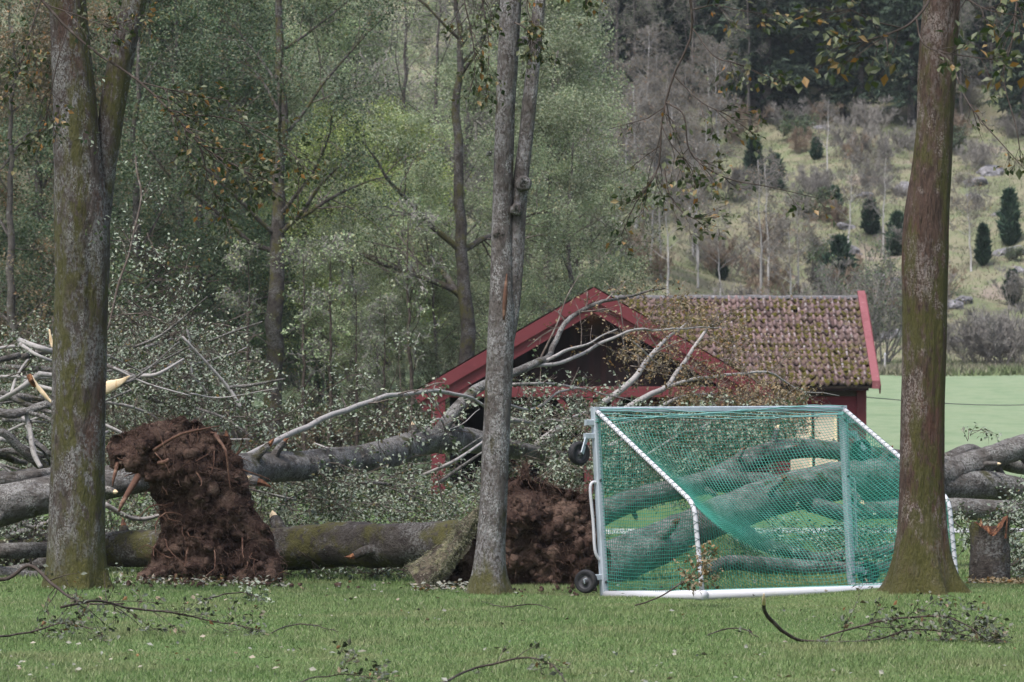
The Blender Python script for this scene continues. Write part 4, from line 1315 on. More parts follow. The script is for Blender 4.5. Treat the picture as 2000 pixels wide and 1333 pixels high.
def sprays(parent, poly, D0, D1, n, rg, mat_leaf, mat_twig, L=.9, leaves=4, size=.07, counts=(5, 3), zmin=.02, up=.1, grav=-.05, name='foliage'):
    """broken crown: leafy shoots filling a region between two distances"""
    poly = np.array(poly, float)
    lo, hi = poly.min(0), poly.max(0)
    S = []
    while len(S) < n:
        x, y = rg.uniform(lo[0], hi[0]), rg.uniform(lo[1], hi[1])
        x1, y1 = poly[:, 0], poly[:, 1]
        x2, y2 = np.roll(x1, -1), np.roll(y1, -1)
        if (((y1 > y) != (y2 > y)) & (x < (x2 - x1) * (y - y1) / (y2 - y1 + 1e-12) + x1)).sum() % 2 == 0:
            continue
        p = px(x, y, rg.uniform(D0, D1))
        p[2] = max(p[2], h1(p[0], p[1]) + zmin + rg.random() * .1)
        S.append(p)
    S = np.array(S)
    dr = rg.normal(0, 1, (n, 3)) * np.array([1, .7, .55]) + np.array([0, 0, up])
    LL = L * rg.uniform(.5, 1.3, n)
    P = polylines(S - norm(dr) * LL[:, None] * .5, dr, LL, 6, .2, grav, rg)
    R = rg.uniform(.004, .010, n)[:, None] * np.linspace(1, .4, 7)[None]
    g = G(); gtubes(g, P, R, 3)
    obj('twig_spray', g, mat_twig, parent, kind='stuff')
    leafy(parent, mat_leaf, mat_twig, P, R, rg, counts=counts, lens=(L * .45, L * .22), leaves=leaves, size=size, jitter=.03, grav=grav, angle=45, tmin=.05, name=name)

def limbs(t, specs, mat, rg, name='limb', n=26, amp=.07, sides=10, log_min=.075):
    Ps, Rs = [], []
    for k, s in enumerate(specs):
        P, R = limb(s, n)
        if mat is M['limb']:
            R = R * .74
        P = P + (.05 * np.stack([vnoise(P * 2.5 + k), 0 * P[:, 0], vnoise(P * 2.5 + k + 7)], -1) * np.linspace(.2, 1, n)[:, None])
        g = G(); bark_tube(g, P, R, sides, amp, seed=k * 3.7, freq=4)
        obj(name, g, M['log'] if (mat is M['limb'] and R.max() > log_min) else M['twig'] if (mat is M['limb'] and R.max() < .016) else mat, t, smooth=True)
        Ps.append(P); Rs.append(R)
    return np.array(Ps), np.array(Rs)

def stubs(t, P, R, rg, n, mat, t0=.12, t1=.95):
    """snapped-off limb stubs with pale torn ends"""
    for k in range(n):
        i = int(rg.uniform(t0, t1) * (len(P) - 2))
        T = norm(P[i + 1] - P[i])
        q = rg.normal(0, 1, 3) + np.array([0, -.5, .5])
        q = norm(q - q.dot(T) * T)
        r = R[i] * rg.uniform(.14, .28)
        L_ = rg.uniform(.06, .22)
        d = norm(q + T * rg.uniform(.1, .7))
        a = P[i] + q * R[i] * .7
        b = a + d * (L_ + R[i] * .3)
        pth = np.array([a, a * .6 + b * .4 + rg.normal(0, .012, 3), b])
        g = G(); bark_tube(g, catmull(pth, 8), np.linspace(r * 1.5, r, 8), 9, .18, seed=k * 2.3)
        o = obj('stub', g, mat, t, smooth=True)
        g = G(); gtubes(g, np.array([[b - d * .01, b + d * r * .8, b + d * r * 2.2 + rg.normal(0, .4, 3) * r]]), np.array([[r * .9, r * .7, r * .12]]), 6, True)
        obj('torn_end', g, M['splinter'] if k % 2 else M['splinter_red'], o)
    # burls and swellings
    for k in range(max(2, n // 2)):
        i = int(rg.uniform(t0, t1) * (len(P) - 2))
        q = norm(rg.normal(0, 1, 3) + np.array([0, -1.2, .4]))
        c = P[i] + q * R[i] * .78
        g = G(); bark_tube(g, np.array([c - q * R[i] * .3, c + q * R[i] * .1, c + q * R[i] * .3, c + q * R[i] * .36]), np.array([.42, .36, .22, .06]) * R[i], 10, .25, seed=k + 3.)
        obj('burl', g, mat, t, smooth=True)

def fallen_trees():
    rg = np.random.default_rng(33)
    # ---- A: tall root plate at the left, trunk running back to the barn
    polyA = [(205, 872), (228, 846), (270, 838), (312, 824), (345, 816), (385, 824), (420, 838), (446, 856), (462, 890), (480, 930), (492, 975), (508, 1000), (526, 1045), (543, 1090), (552, 1150), (548, 1166), (440, 1170), (258, 1168), (268, 1120), (300, 1088), (306, 1040), (312, 992), (292, 952), (250, 916), (212, 908)]
    t = thing('fallen_tree', 'uprooted tree with tall brown root plate, pale trunk reaching towards the barn', 'fallen tree', px(400, 1165, 43))
    g, Vf, Vb, d, out = plate_geo(polyA, 43., .30, rg, seed=1.7)
    plate = obj('root_plate', g, M['soil'], t, smooth=True)
    roots(plate, Vf, d, rg, 1100, .22, .004, (0, -.5, -.2), M['root'])
    roots(plate, Vf, d, rg, 700, .14, .0035, (0, -.2, .1), M['root'], rim=True)
    clods(plate, Vf, d, rg, 300)
    o = roots(plate, Vf, d, rg, 46, .5, .012, (.1, -.5, -.2), M['root_thick'], name='root', sides=6)
    o = None
    for s in ([(270, 930, 42.8, 14), (255, 955, 42.6, 12), (238, 985, 42.5, 9), (232, 1000, 42.5, 4)], [(340, 1165, 42.6, 8), (342, 1140, 42.6, 8), (344, 1122, 42.55, 6)],
              [(310, 905, 42.6, 9), (322, 903, 42.5, 10), (330, 897, 42.5, 6)], [(230, 905, 42.9, 10), (222, 935, 42.8, 6), (220, 950, 42.8, 3)],
              [(420, 850, 42.8, 7), (440, 880, 42.6, 6), (446, 920, 42.6, 4), (450, 960, 42.6, 2)], [(300, 880, 42.7, 7), (350, 850, 42.6, 6), (400, 838, 42.6, 4), (430, 832, 42.7, 2)]):
        P, R = limb(s, 14)
        g = G(); gtubes(g, P[None], R[None], 7, True); obj('root', g, M['root_thick'], plate, smooth=True)
    P, R = limb([(395, 1000, 43.2, 100), (410, 960, 43.8, 84), (445, 928, 44.4, 72), (500, 916, 45, 62), (600, 910, 46, 56), (740, 892, 48, 54), (830, 864, 49.6, 52), (880, 858, 50.4, 48), (935, 864, 51.5, 44), (1010, 880, 53, 35), (1100, 895, 55, 26)], 70)
    g = G(); bark_tube(g, P, R, 32, .15, seed=4.); obj('trunk', g, M['log'], t, smooth=True)
    stubs(t, P, R, rg, 9, M['log'])
    sp = [[(845, 860, 49.8, 40), (880, 815, 50.2, 34), (915, 776, 50.6, 30), (950, 752, 51, 27), (1000, 728, 51.6, 24), (1045, 712, 52, 21), (1070, 700, 52.4, 18), (1082, 668, 52.8, 15), (1100, 635, 53.2, 13), (1130, 611, 53.6, 12), (1170, 595, 54, 10), (1230, 578, 54.5, 7), (1300, 566, 55, 4)],
          [(1040, 715, 52, 11), (1085, 710, 52.3, 10), (1130, 696, 52.8, 9), (1180, 668, 53.2, 8), (1235, 648, 53.6, 7), (1310, 640, 54.2, 5), (1420, 640, 55, 2.5)],
          [(1062, 706, 52.2, 9), (1085, 695, 52.3, 9), (1110, 682, 52.6, 8), (1160, 668, 53, 5), (1210, 640, 53.5, 3)],
          [(475, 892, 44.8, 13), (520, 872, 45.2, 15), (585, 842, 45.8, 15), (660, 805, 46.6, 14), (740, 778, 47.4, 13), (840, 764, 48.4, 12), (900, 772, 49, 10), (950, 796, 49.6, 7), (1000, 830, 50.2, 4)],
          [(1050, 870, 54, 24), (1110, 825, 55, 20), (1180, 787, 56, 18), (1235, 745, 56.8, 16), (1265, 705, 57.2, 14), (1290, 670, 57.6, 11), (1315, 650, 58, 7), (1340, 630, 58.2, 3)],
          [(1150, 850, 55, 20), (1220, 800, 56, 18), (1270, 772, 56.6, 15), (1300, 756, 57, 13), (1330, 716, 57.4, 11), (1360, 672, 57.8, 9), (1385, 640, 58, 7), (1410, 626, 58.2, 5)],
          [(1295, 758, 57, 11), (1350, 742, 57.4, 9), (1420, 734, 58, 8), (1500, 727, 58.6, 7), (1530, 740, 58.8, 5), (1570, 768, 59, 3), (1640, 775, 59.4, 2)],
          [(1000, 752, 52, 8), (1060, 748, 52.5, 7), (1110, 752, 53, 6), (1180, 770, 53.6, 4), (1250, 790, 54, 2)],
          [(1280, 800, 57, 10), (1320, 782, 57.4, 9), (1370, 772, 57.8, 7), (1440, 776, 58.2, 4)],
          [(1275, 705, 57.2, 6), (1258, 690, 57, 5), (1230, 665, 56.8, 3)],
          [(1055, 702, 52.3, 6), (1080, 650, 52.4, 5), (1100, 600, 52.6, 4), (1125, 540, 52.8, 2)],
          [(990, 820, 52, 14), (1060, 826, 53, 12), (1120, 818, 54, 8), (1160, 790, 54.6, 4)],
          [(960, 780, 51.2, 8), (1040, 800, 52, 7), (1100, 760, 52.8, 6), (1150, 765, 53.4, 3)],
          [(800, 870, 49, 10), (850, 820, 49.5, 6), (880, 840, 50, 4), (940, 800, 50.4, 2)]]
    P, R = limbs(t, sp, M['limb'], rg)
    leafy(t, M['leaf_barn'], M['twig'], P[[0, 1, 2], 12:], R[[0, 1, 2], 12:], rg, counts=(9, 4), lens=(.9, .4), leaves=4, size=.05, angle=50, grav=-.08)
    leafy(t, M['leaf_barn'], M['twig'], P[[4, 5, 6, 8]][:, 8:], R[[4, 5, 6, 8]][:, 8:], rg, counts=(9, 4), lens=(.9, .4), leaves=4, size=.05, angle=50, grav=-.06)
    leafy(t, M['leaf_debris'], M['twig'], P[[3, 7, 11, 12, 13]], R[[3, 7, 11, 12, 13]], rg, counts=(10, 4), lens=(.7, .3), leaves=3, size=.065, angle=50, grav=-.05)
    sprays(t, [(1220, 620), (1270, 570), (1340, 575), (1460, 640), (1540, 760), (1560, 800), (1400, 830), (1270, 790), (1200, 700)], 54.5, 60, 75, rg, M['leaf_barn'], M['twig'], L=.85, leaves=4, size=.05)
    sprays(t, [(1290, 800), (1420, 770), (1540, 760), (1570, 790), (1540, 850), (1380, 880)], 55, 60, 110, rg, M['leaf_barn'], M['twig'], L=.8, leaves=5, size=.05)
    sprays(t, [(1000, 770), (1150, 780), (1190, 800), (1190, 930), (1120, 950), (1000, 900)], 50, 56, 110, rg, M['leaf_debris'], M['twig'], L=.8, leaves=4, size=.05)
    sprays(t, [(500, 780), (700, 740), (830, 770), (850, 830), (700, 880), (500, 880)], 46, 51, 34, rg, M['leaf_debris'], M['twig_dark'], L=1.0, leaves=4, size=.05)

    # ---- B: second root plate behind the slim tree, mossy log running left
    polyB = [(852, 1100), (880, 1060), (915, 1010), (940, 992), (965, 985), (985, 960), (1003, 945), (1014, 935), (1018, 908), (1030, 910), (1040, 934), (1062, 946), (1098, 950), (1135, 958), (1168, 978), (1182, 1040), (1190, 1110), (1186, 1178), (1050, 1174), (985, 1166), (890, 1158), (820, 1160), (832, 1130)]
    t = thing('fallen_tree', 'fallen mossy log with low root plate and a lifted flap of turf', 'fallen tree', px(1050, 1168, 42))
    g, Vf, Vb, d, out = plate_geo(polyB, 42., .25, rg, seed=6.1, front=.2)
    plate = obj('root_plate', g, M['soil'], t, smooth=True)
    roots(plate, Vf, d, rg, 700, .16, .004, (0, -.5, -.2), M['root'])
    clods(plate, Vf, d, rg, 240)
    top = np.where(Vf[:, 2] > px(0, 1010, 42)[2], d, 9)
    roots(plate, Vf, top, rg, 380, .18, .004, (0, -.2, .3), M['root'], rim=True)
    # lifted turf
    cor = [px(940, 984, 41.9), px(868, 1050, 41.9), px(790, 1108, 41.95), px(800, 1140, 41.7), px(826, 1156, 41.45), px(872, 1108, 41.5), px(915, 1045, 41.6), px(946, 992, 41.75)]
    top_e = catmull(cor[:3], 30); bot_e = catmull([cor[7], cor[6], cor[5], cor[4]], 30)
    K = 9
    V = np.array([[top_e[i] * (1 - k / (K - 1)) + bot_e[i] * (k / (K - 1)) for k in range(K)] for i in range(30)])
    V = V + .05 * np.stack([fbm(V * 4, 3), fbm(V * 4 + 4, 3), fbm(V * 4 + 8, 3)], -1)
    g = G()
    I = np.arange(30 * K).reshape(30, K)
    q = np.stack([I[:-1, :-1], I[1:, :-1], I[1:, 1:], I[:-1, 1:]], -1).reshape(-1, 4)
    nrmv = norm(np.cross(V[-1, 0] - V[0, 0], V[0, -1] - V[0, 0]))
    thick = nrmv * .09
    if thick[1] < 0: thick = -thick
    g.add(V, q); g.add(V + thick + .012 * fbm(V * 9, 2)[..., None], q[:, ::-1])
    rim = list(I[:, 0]) + list(I[-1, 1:]) + list(I[::-1, -1][1:]) + list(I[0, ::-1][1:-1])
    n_ = 30 * K
    g.F.setdefault(4, []).append(np.array([[rim[i], rim[(i + 1) % len(rim)], rim[(i + 1) % len(rim)] + n_, rim[i] + n_] for i in range(len(rim))]))
    tf = obj('turf_flap', g, M['turf'], t, smooth=True)
    fl = V.reshape(-1, 3)
    idx = rg.choice(len(fl), 700)
    S = fl[idx] + rg.normal(0, .015, (700, 3))
    dr = -norm(thick) * .6 + rg.normal(0, .5, (700, 3)) + np.array([0, -.3, -.1])
    dr = dr + np.array([-.4, 0, -.5])
    P = polylines(S, dr,   .05 * rg.uniform(.4, 1.4, 700), 2, .3, -.1, rg)
    g = G(); gtubes(g, P, np.array([[.004, .003, .0012]]).repeat(700, 0), 3); obj('turf_grass', g, M['turf_blade'], tf, kind='stuff')
    S = np.repeat(bot_e, 40, 0) + rg.normal(0, .02, (1200, 3))
    P = polylines(S, rg.normal(0, .6, (1200, 3)) + np.array([.1, -.5, .5]), .07 * rg.uniform(.4, 1.4, 1200), 2, .3, -.2, rg)
    g = G(); gtubes(g, P, np.array([[.004, .003, .0012]]).repeat(1200, 0), 3); obj('turf_fringe', g, M['turf_blade'], tf, kind='stuff')
    P, R = limb([(960, 1075, 42.4, 100), (900, 1066, 42.6, 92), (860, 1062, 42.8, 84), (780, 1064, 43.2, 80), (700, 1066, 43.6, 82), (620, 1070, 44, 84), (545, 1073, 44.3, 84), (430, 1076, 44.8, 80), (300, 1072, 45.3, 74), (180, 1072, 45.8, 66), (60, 1080, 46.3, 60), (-80, 1085, 47, 54)], 90)
    g = G(); bark_tube(g, P, R, 36, .15, seed=9.); obj('trunk', g, M['log_dark'], t, smooth=True)
    stubs(t, P, R, rg, 3, M['log_dark'])
    sp = [[(310, 1068, 45.2, 40), (250, 1050, 45.6, 34), (200, 1058, 46, 30), (120, 1050, 46.4, 28), (0, 1030, 47, 24)],
          [(120, 1075, 46, 50), (60, 1115, 45.6, 40), (-40, 1122, 45.2, 40)],
          [(-60, 1000, 47.5, 60), (-20, 940, 48, 50), (30, 935, 48.4, 44), (100, 925, 49, 36), (150, 905, 49.4, 28)],
          [(-80, 900, 48, 40), (0, 850, 48.4, 28), (35, 872, 48.6, 26), (60, 895, 48.8, 24), (100, 912, 49.2, 20)],
          [(60, 893, 48.8, 18), (95, 888, 49, 16), (130, 886, 49.3, 14)],
          [(-50, 870, 48.6, 24), (10, 890, 49, 20), (50, 905, 49.4, 14)],
          [(-60, 722, 50, 16), (20, 718, 50.2, 17), (90, 722, 50.4, 16), (160, 732, 50.6, 14), (215, 742, 50.8, 13), (270, 768, 51, 12), (330, 792, 51.2, 9), (380, 815, 51.4, 5)],
          [(-60, 785, 49.4, 26), (0, 780, 49.6, 24), (40, 776, 49.8, 22), (85, 782, 50, 16)],
          [(-40, 812, 49, 24), (10, 806, 49.2, 22), (50, 802, 49.4, 20), (100, 787, 49.6, 17), (130, 783, 49.7, 12)],
          [(-40, 690, 51, 10), (30, 678, 51.2, 9), (110, 676, 51.4, 7), (200, 665, 51.6, 5)],
          [(20, 775, 49.8, 9), (30, 740, 50, 7), (55, 705, 50.2, 6), (75, 680, 50.4, 4)],
          [(35, 800, 49.4, 12), (55, 840, 49.2, 12), (68, 880, 49, 11), (85, 905, 48.8, 9)],
          [(270, 740, 51, 7), (330, 715, 51.2, 8), (380, 712, 51.4, 7), (430, 695, 51.6, 5), (482, 675, 51.8, 3)],
          [(280, 680, 51, 8), (320, 668, 51.2, 9), (365, 655, 51.4, 6)],
          [(205, 785, 50, 8), (260, 797, 50.2, 8), (310, 822, 50.5, 5)],
          [(360, 845, 50.8, 6), (400, 800, 51, 6), (340, 770, 51, 5), (300, 755, 51, 4)],
          [(365, 642, 51, 6), (372, 690, 50.9, 9), (376, 730, 50.8, 8), (395, 760, 50.8, 6), (408, 785, 50.8, 4)],
          [(380, 820, 51, 6), (470, 818, 51, 5), (520, 828, 51, 3)],
          [(-40, 740, 48, 9), (30, 736, 48, 9), (110, 742, 48, 7), (230, 752, 48.4, 4)],
          [(-40, 935, 46, 40), (20, 938, 46, 42), (70, 930, 46.2, 38), (130, 915, 46.6, 30)],
          [(-40, 850, 46.6, 22), (5, 845, 46.6, 22), (30, 866, 46.7, 24), (62, 888, 46.8, 26), (85, 915, 46.9, 24), (120, 950, 47, 20)],
          [(-30, 890, 47, 16), (20, 883, 47, 18), (48, 893, 47, 12)],
          [(45, 800, 46.8, 8), (58, 840, 46.7, 13), (68, 880, 46.6, 14), (82, 915, 46.5, 12)],
          [(-40, 1078, 45, 40), (30, 1076, 45, 42), (110, 1068, 45.2, 40), (180, 1060, 45.4, 30)],
          [(-40, 1118, 44.4, 34), (20, 1122, 44.4, 36), (70, 1124, 44.5, 30), (120, 1118, 44.7, 20)],
          [(-30, 800, 46.6, 24), (20, 812, 46.6, 22), (50, 806, 46.7, 20), (98, 786, 46.8, 18), (140, 780, 47, 14)],
          [(-40, 1010, 46, 18), (60, 1030, 46, 14), (100, 1060, 46, 10)],
          [(205, 985, 45.8, 14), (260, 1010, 46, 12), (320, 1000, 46.2, 8)],
          [(205, 830, 48, 9), (250, 850, 48, 9), (310, 880, 48.2, 7)],
          [(210, 645, 50, 4), (230, 560, 50.2, 6), (255, 480, 50.4, 6), (275, 380, 50.6, 5), (262, 300, 50.8, 3)],
          [(215, 620, 51, 4), (270, 615, 51, 5), (330, 640, 51, 4), (400, 690, 51, 2)]]
    P, R = limbs(t, sp, M['limb'], rg, log_min=.04, amp=.12, sides=14)
    for k in (16,):
        pass
    leafy(t, M['leaf_debris'], M['twig'], P[[6, 9, 12, 13, 14, 15, 16, 17, 18, 29, 30]], R[[6, 9, 12, 13, 14, 15, 16, 17, 18, 29, 30]], rg, counts=(10, 5), lens=(.9, .4), leaves=3, size=.05, angle=50, grav=-.05)
    for k in range(70):
        left = k < 34
        x0, y0 = (rg.uniform(-30, 110), rg.uniform(660, 1090)) if left else (rg.uniform(200, 900), rg.uniform(880, 1010)) if k < 54 else (rg.uniform(205, 480), rg.uniform(640, 860))
        D = rg.uniform(45.6, 48.5) if left else rg.uniform(46, 49.5)
        a, Lp = rg.normal(0, .5) + (math.pi if rg.random() < .5 else 0), rg.uniform(70, 190)
        w = rg.uniform(3.5, 13) if left else rg.uniform(3, 8)
        x1, y1 = x0 + Lp * math.cos(a), y0 + Lp * math.sin(a)
        p1 = px(x1, y1, D)
        if p1[2] < h1(p1[0], p1[1]) or px(x0, y0, D)[2] < .1: continue
        P_, R_ = limb([(x0, y0, D, w), (x0 * .6 + x1 * .4 + rg.normal(0, 8), y0 * .6 + y1 * .4 + rg.normal(0, 8), D + rg.normal(0, .3), w * .85), (x1, y1, D + rg.normal(0, .6), w * .5)], 14)
        g = G(); bark_tube(g, P_, R_, 8, .12, seed=k)
        obj('limb', g, M['log'] if k % 3 else M['limb'], t, smooth=True)
    # pale splintered ends
    def splint(sp_, name, mat, wide=1.0):
        P_, R_ = limb(sp_, 16)
        V, Fq, idx = tubes(P_[None], R_[None], 8)
        c = np.repeat(P_, 8, 0)
        dd = V - c
        dd[:, 1] *= wide
        g = G(); g.add(c + dd + .006 * np.stack([vnoise(V * 40), vnoise(V * 40 + 3), vnoise(V * 40 + 7)], -1), Fq)
        g.F.setdefault(8, []).append(idx[0, 0][::-1][None]); g.F.setdefault(8, []).append(idx[0, -1][None])
        obj(name, g, mat, t, smooth=True)
    splint([(58, 736, 45.3, 12), (70, 752, 45.3, 9), (84, 768, 45.3, 8), (102, 788, 45.3, 5)], 'splinter', M['splinter'], .5)
    splint([(56, 732, 45.25, 10), (60, 742, 45.25, 11), (68, 756, 45.3, 6)], 'splinter', M['splinter_red'], .6)
    splint([(150, 785, 45.2, 20), (196, 764, 45.2, 22), (215, 755, 45.2, 22), (232, 748, 45.2, 14), (254, 735, 45.2, 2)], 'splinter', M['splinter'], .3)
    splint([(96, 644, 49.8, 3), (100, 665, 49.8, 6), (105, 690, 49.8, 6)], 'splinter', M['splinter'], .5)
    splint([(28, 880, 48.4, 4), (36, 879, 48.4, 8), (44, 882, 48.4, 4)], 'splinter', M['splinter'], .5)
    sprays(t, [(-20, 650), (100, 640), (230, 600), (380, 620), (490, 670), (500, 840), (330, 860), (-20, 960)], 49.5, 56, 430, rg, M['leaf_debris'], M['twig'], L=1.0, leaves=4, size=.05)
    sprays(t, [(210, 420), (330, 470), (420, 600), (300, 660), (200, 640)], 49, 54, 45, rg, M['leaf_debris'], M['twig_dark'], L=1.1, leaves=2, size=.055)
    sprays(t, [(200, 960), (330, 960), (500, 900), (860, 930), (1000, 950), (900, 1010), (560, 1040), (210, 1110)], 45.5, 52, 430, rg, M['leaf_debris'], M['twig'], L=.9, leaves=4, size=.05)
    sprays(t, [(560, 1105), (850, 1100), (800, 1150), (560, 1150)], 43.5, 46, 40, rg, M['leaf_debris'], M['twig_dark'], L=.9, leaves=2, size=.055, up=-.1)
    sprays(t, [(-20, 960), (100, 1000), (300, 1100), (60, 1150), (-20, 1140)], 45, 49, 90, rg, M['leaf_debris'], M['twig_dark'], L=.8, leaves=4, size=.05)

    # ---- D: thick log at the left behind the forked tree
    t = thing('fallen_tree', 'thick lichen-grey log lying behind the mossy forked tree', 'fallen tree', px(-60, 1100, 44.5))
    P, R = limb([(-260, 1060, 43.6, 95), (-120, 1030, 44, 88), (0, 992, 44.4, 80), (80, 970, 44.7, 72), (160, 952, 45, 66), (250, 938, 45.3, 60), (330, 925, 45.7, 52), (390, 915, 46, 44)], 60)
    g = G(); bark_tube(g, P, R, 34, .15, seed=14.); obj('trunk', g, M['log'], t, smooth=True)
    stubs(t, P, R, rg, 6, M['log'])
    P, R = limbs(t, [[(40, 985, 44.6, 30), (0, 1010, 44.2, 20), (-20, 1060, 44, 12)], [(300, 930, 45.6, 30), (340, 990, 46, 26), (330, 1050, 46.4, 20), (300, 1100, 46.6, 16)]], M['log'], rg)

    # ---- E: big trunk behind the goal, forking right of the reddish tree
    t = thing('fallen_tree', 'huge forked trunk lying behind the goal and the reddish tree', 'fallen tree', px(1200, 1120, 43.5))
    P, R = limb([(1150, 1130, 43.2, 100), (1200, 1100, 43.6, 92), (1290, 1062, 44.2, 80), (1360, 1030, 44.8, 76), (1450, 992, 45.5, 74), (1540, 962, 46.3, 74), (1640, 940, 47, 74), (1760, 932, 47.8, 76), (1830, 932, 48.2, 74), (1880, 915, 48.5, 58), (1940, 893, 48.8, 50), (2010, 868, 49.2, 44), (2120, 830, 50, 36)], 90)
    g = G(); bark_tube(g, P, R, 36, .15, seed=21.); obj('trunk', g, M['log'], t, smooth=True)
    stubs(t, P, R, rg, 10, M['log'])
    sp = [[(1790, 940, 48, 60), (1860, 945, 48.3, 60), (1930, 950, 48.6, 56), (2000, 962, 49, 52), (2100, 970, 49.5, 46)],
          [(1660, 985, 47.5, 34), (1780, 990, 47.6, 38), (1860, 992, 47.7, 40), (1940, 998, 47.9, 44), (2060, 1000, 48.2, 48)],
          [(1850, 900, 48.4, 30), (1900, 880, 49, 26), (1960, 905, 49.4, 26), (2040, 925, 49.8, 24)],
          [(1440, 1030, 45.4, 34), (1490, 1065, 45.6, 27), (1560, 1082, 45.8, 25), (1640, 1090, 46, 24), (1720, 1075, 46.2, 22), (1800, 1050, 46.4, 18)],
          [(1380, 1115, 44.2, 24), (1440, 1100, 44.6, 30), (1540, 1108, 45, 32), (1660, 1110, 45.4, 28), (1760, 1105, 45.8, 24)],
          [(1580, 985, 46.4, 30), (1660, 1000, 46.8, 34), (1760, 1000, 47.2, 36)]]
    P, R = limbs(t, sp, M['log'], rg, sides=18, n=40)
    P, R = stack([[(1885, 880, 48, 4), (1895, 850, 48, 3.5), (1915, 820, 48, 3), (1932, 788, 48, 2)], [(1895, 850, 48, 3), (1920, 845, 48, 2.5), (1950, 838, 48, 2)]])
    leafy(t, M['leaf_debris'], M['twig'], P, R, rg, counts=(5, 2), lens=(.25, .12), leaves=2, size=.06)
    sprays(t, [(1540, 1020), (1750, 1010), (1750, 1090), (1540, 1090), (1420, 1060)], 45, 49, 60, rg, M['leaf_debris'], M['twig_dark'], L=.7, leaves=3, size=.05)
    sprays(t, [(1860, 1000), (2010, 990), (2010, 1170), (1960, 1160), (1960, 1060), (1880, 1050)], 42, 46, 60, rg, M['leaf_debris'], M['twig_dark'], L=.6, leaves=4, size=.05)

    # ---- F: second trunk seen through the net
    t = thing('fallen_tree', 'arching grey trunk seen through the top of the green net', 'fallen tree', px(1180, 1090, 46.5))
    P, R = limb([(1120, 1040, 46, 60), (1200, 992, 46.4, 44), (1280, 965, 47, 42), (1350, 950, 47.6, 44), (1410, 930, 48.2, 46), (1460, 900, 48.8, 44), (1520, 880, 49.4, 40), (1590, 876, 50, 36), (1660, 884, 50.6, 34), (1740, 890, 51.2, 28), (1820, 900, 52, 20)], 70)
    g = G(); bark_tube(g, P, R, 32, .15, seed=31.); obj('trunk', g, M['log'], t, smooth=True)
    stubs(t, P, R, rg, 7, M['log'])
    sp = [[(1340, 950, 47.6, 36), (1400, 940, 48, 44), (1470, 948, 48.6, 50), (1560, 955, 49.4, 40), (1650, 960, 50, 30)],
          [(1260, 890, 50, 6), (1330, 850, 50.4, 9), (1380, 830, 50.6, 8), (1420, 800, 50.8, 5)],
          [(1190, 870, 50, 12), (1250, 850, 50.4, 10), (1330, 845, 50.8, 6)],
          [(1200, 830, 50, 6), (1300, 812, 50.4, 7), (1380, 842, 50.8, 5)]]
    P, R = limbs(t, sp[:1], M['log'], rg, sides=16)
    P, R = limbs(t, sp[1:], M['limb'], rg)
    sprays(t, [(1190, 820), (1330, 810), (1540, 800), (1550, 850), (1430, 880), (1330, 930), (1200, 960)], 49, 54, 170, rg, M['leaf_debris'], M['twig'], L=.8, leaves=5, size=.05)

    # ---- stump
    base = px(1932, 1150, 40.5)
    st = thing('stump', 'broken dark stump with torn orange wood beside the reddish tree', 'stump', base)
    D = 40.5
    rows = [(1165, 1886, 1978), (1140, 1892, 1974), (1080, 1897, 1970), (1030, 1898, 1968)]
    S = np.array([[*px((a + b) / 2, y, D), (b - a) / 2 * D / F_PX] for y, a, b in rows])
    n, sides = 26, 40
    C = catmull(S, n)
    th = np.arange(sides) * 2 * math.pi / sides
    V = C[:, None, :3] + (C[:, 3][:, None, None]) * np.stack([np.cos(th), np.sin(th) * .9, 0 * th], -1)[None]
    q = np.stack([np.cos(th)[None] * 2 + 0 * C[:, :1], np.sin(th)[None] * 2 + 0 * C[:, :1], C[:, 2:3] * 2 + 0 * th[None]], -1)
    V = V + np.stack([np.cos(th), np.sin(th), 0 * th], -1)[None] * (.02 * fbm(q * 1.5, 3) + .008 * fbm(q * 6, 2))[..., None]
    # ragged top rim: splinter peaks, deep notch at the front
    prof = .03 * np.abs(fbm(np.stack([np.cos(th) * 3, np.sin(th) * 3, 0 * th], -1), 3)) + .13 * np.exp(-((np.angle(np.exp(1j * (th - 5.95)))) / .32) ** 2) + .05 * np.exp(-((np.angle(np.exp(1j * (th - 3.5)))) / .4) ** 2) - .10 * np.exp(-((np.angle(np.exp(1j * (th - 4.8)))) / .42) ** 2)
    fr = np.linspace(0, 1, n)[:, None] ** 2
    V[..., 2] += fr * prof[None]
    g = G()
    I = np.arange(n * sides).reshape(n, sides)
    a, c = I[:-1], I[1:]
    g.add(V, np.stack([a, np.roll(a, -1, 1), np.roll(c, -1, 1), c], -1).reshape(-1, 4))
    obj('bark', g, M['log_dark'], st, smooth=True)
    rimv = V[-1]
    cen = C[-1, :3] + np.array([0, 0, -.16])
    rings = [rimv + np.array([0, 0, .004])]
    for k in (.8, .55, .3):
        rk = cen + (rimv - cen) * np.array([k, k, 1])
        rk[:, 2] = cen[2] + (rimv[:, 2] - cen[2]) * k * rg.uniform(.6, 1.5, sides) + rg.normal(0, .02, sides)
        rings.append(rk)
    rings.append(np.repeat(cen[None], sides, 0))
    Vt = np.stack(rings)
    g = G()
    I = np.arange(5 * sides).reshape(5, sides)
    a, c = I[:-1], I[1:]
    g.add(Vt, np.stack([a, np.roll(a, -1, 1), np.roll(c, -1, 1), c], -1).reshape(-1, 4))
    obj('torn_wood', g, M['splinter_red'], st)
    for sx, sy, w_ in ((1966, 1030, 5),):
        P, R = limb([(sx - 2, sy + 22, 40.35, w_), (sx, sy, 40.35, w_ * .8), (sx + 2, sy - 22, 40.36, 1.5)], 8)
        g = G(); gtubes(g, P[None], R[None], 5, True); obj('splinter', g, M['splinter_red'], st)
fallen_trees()

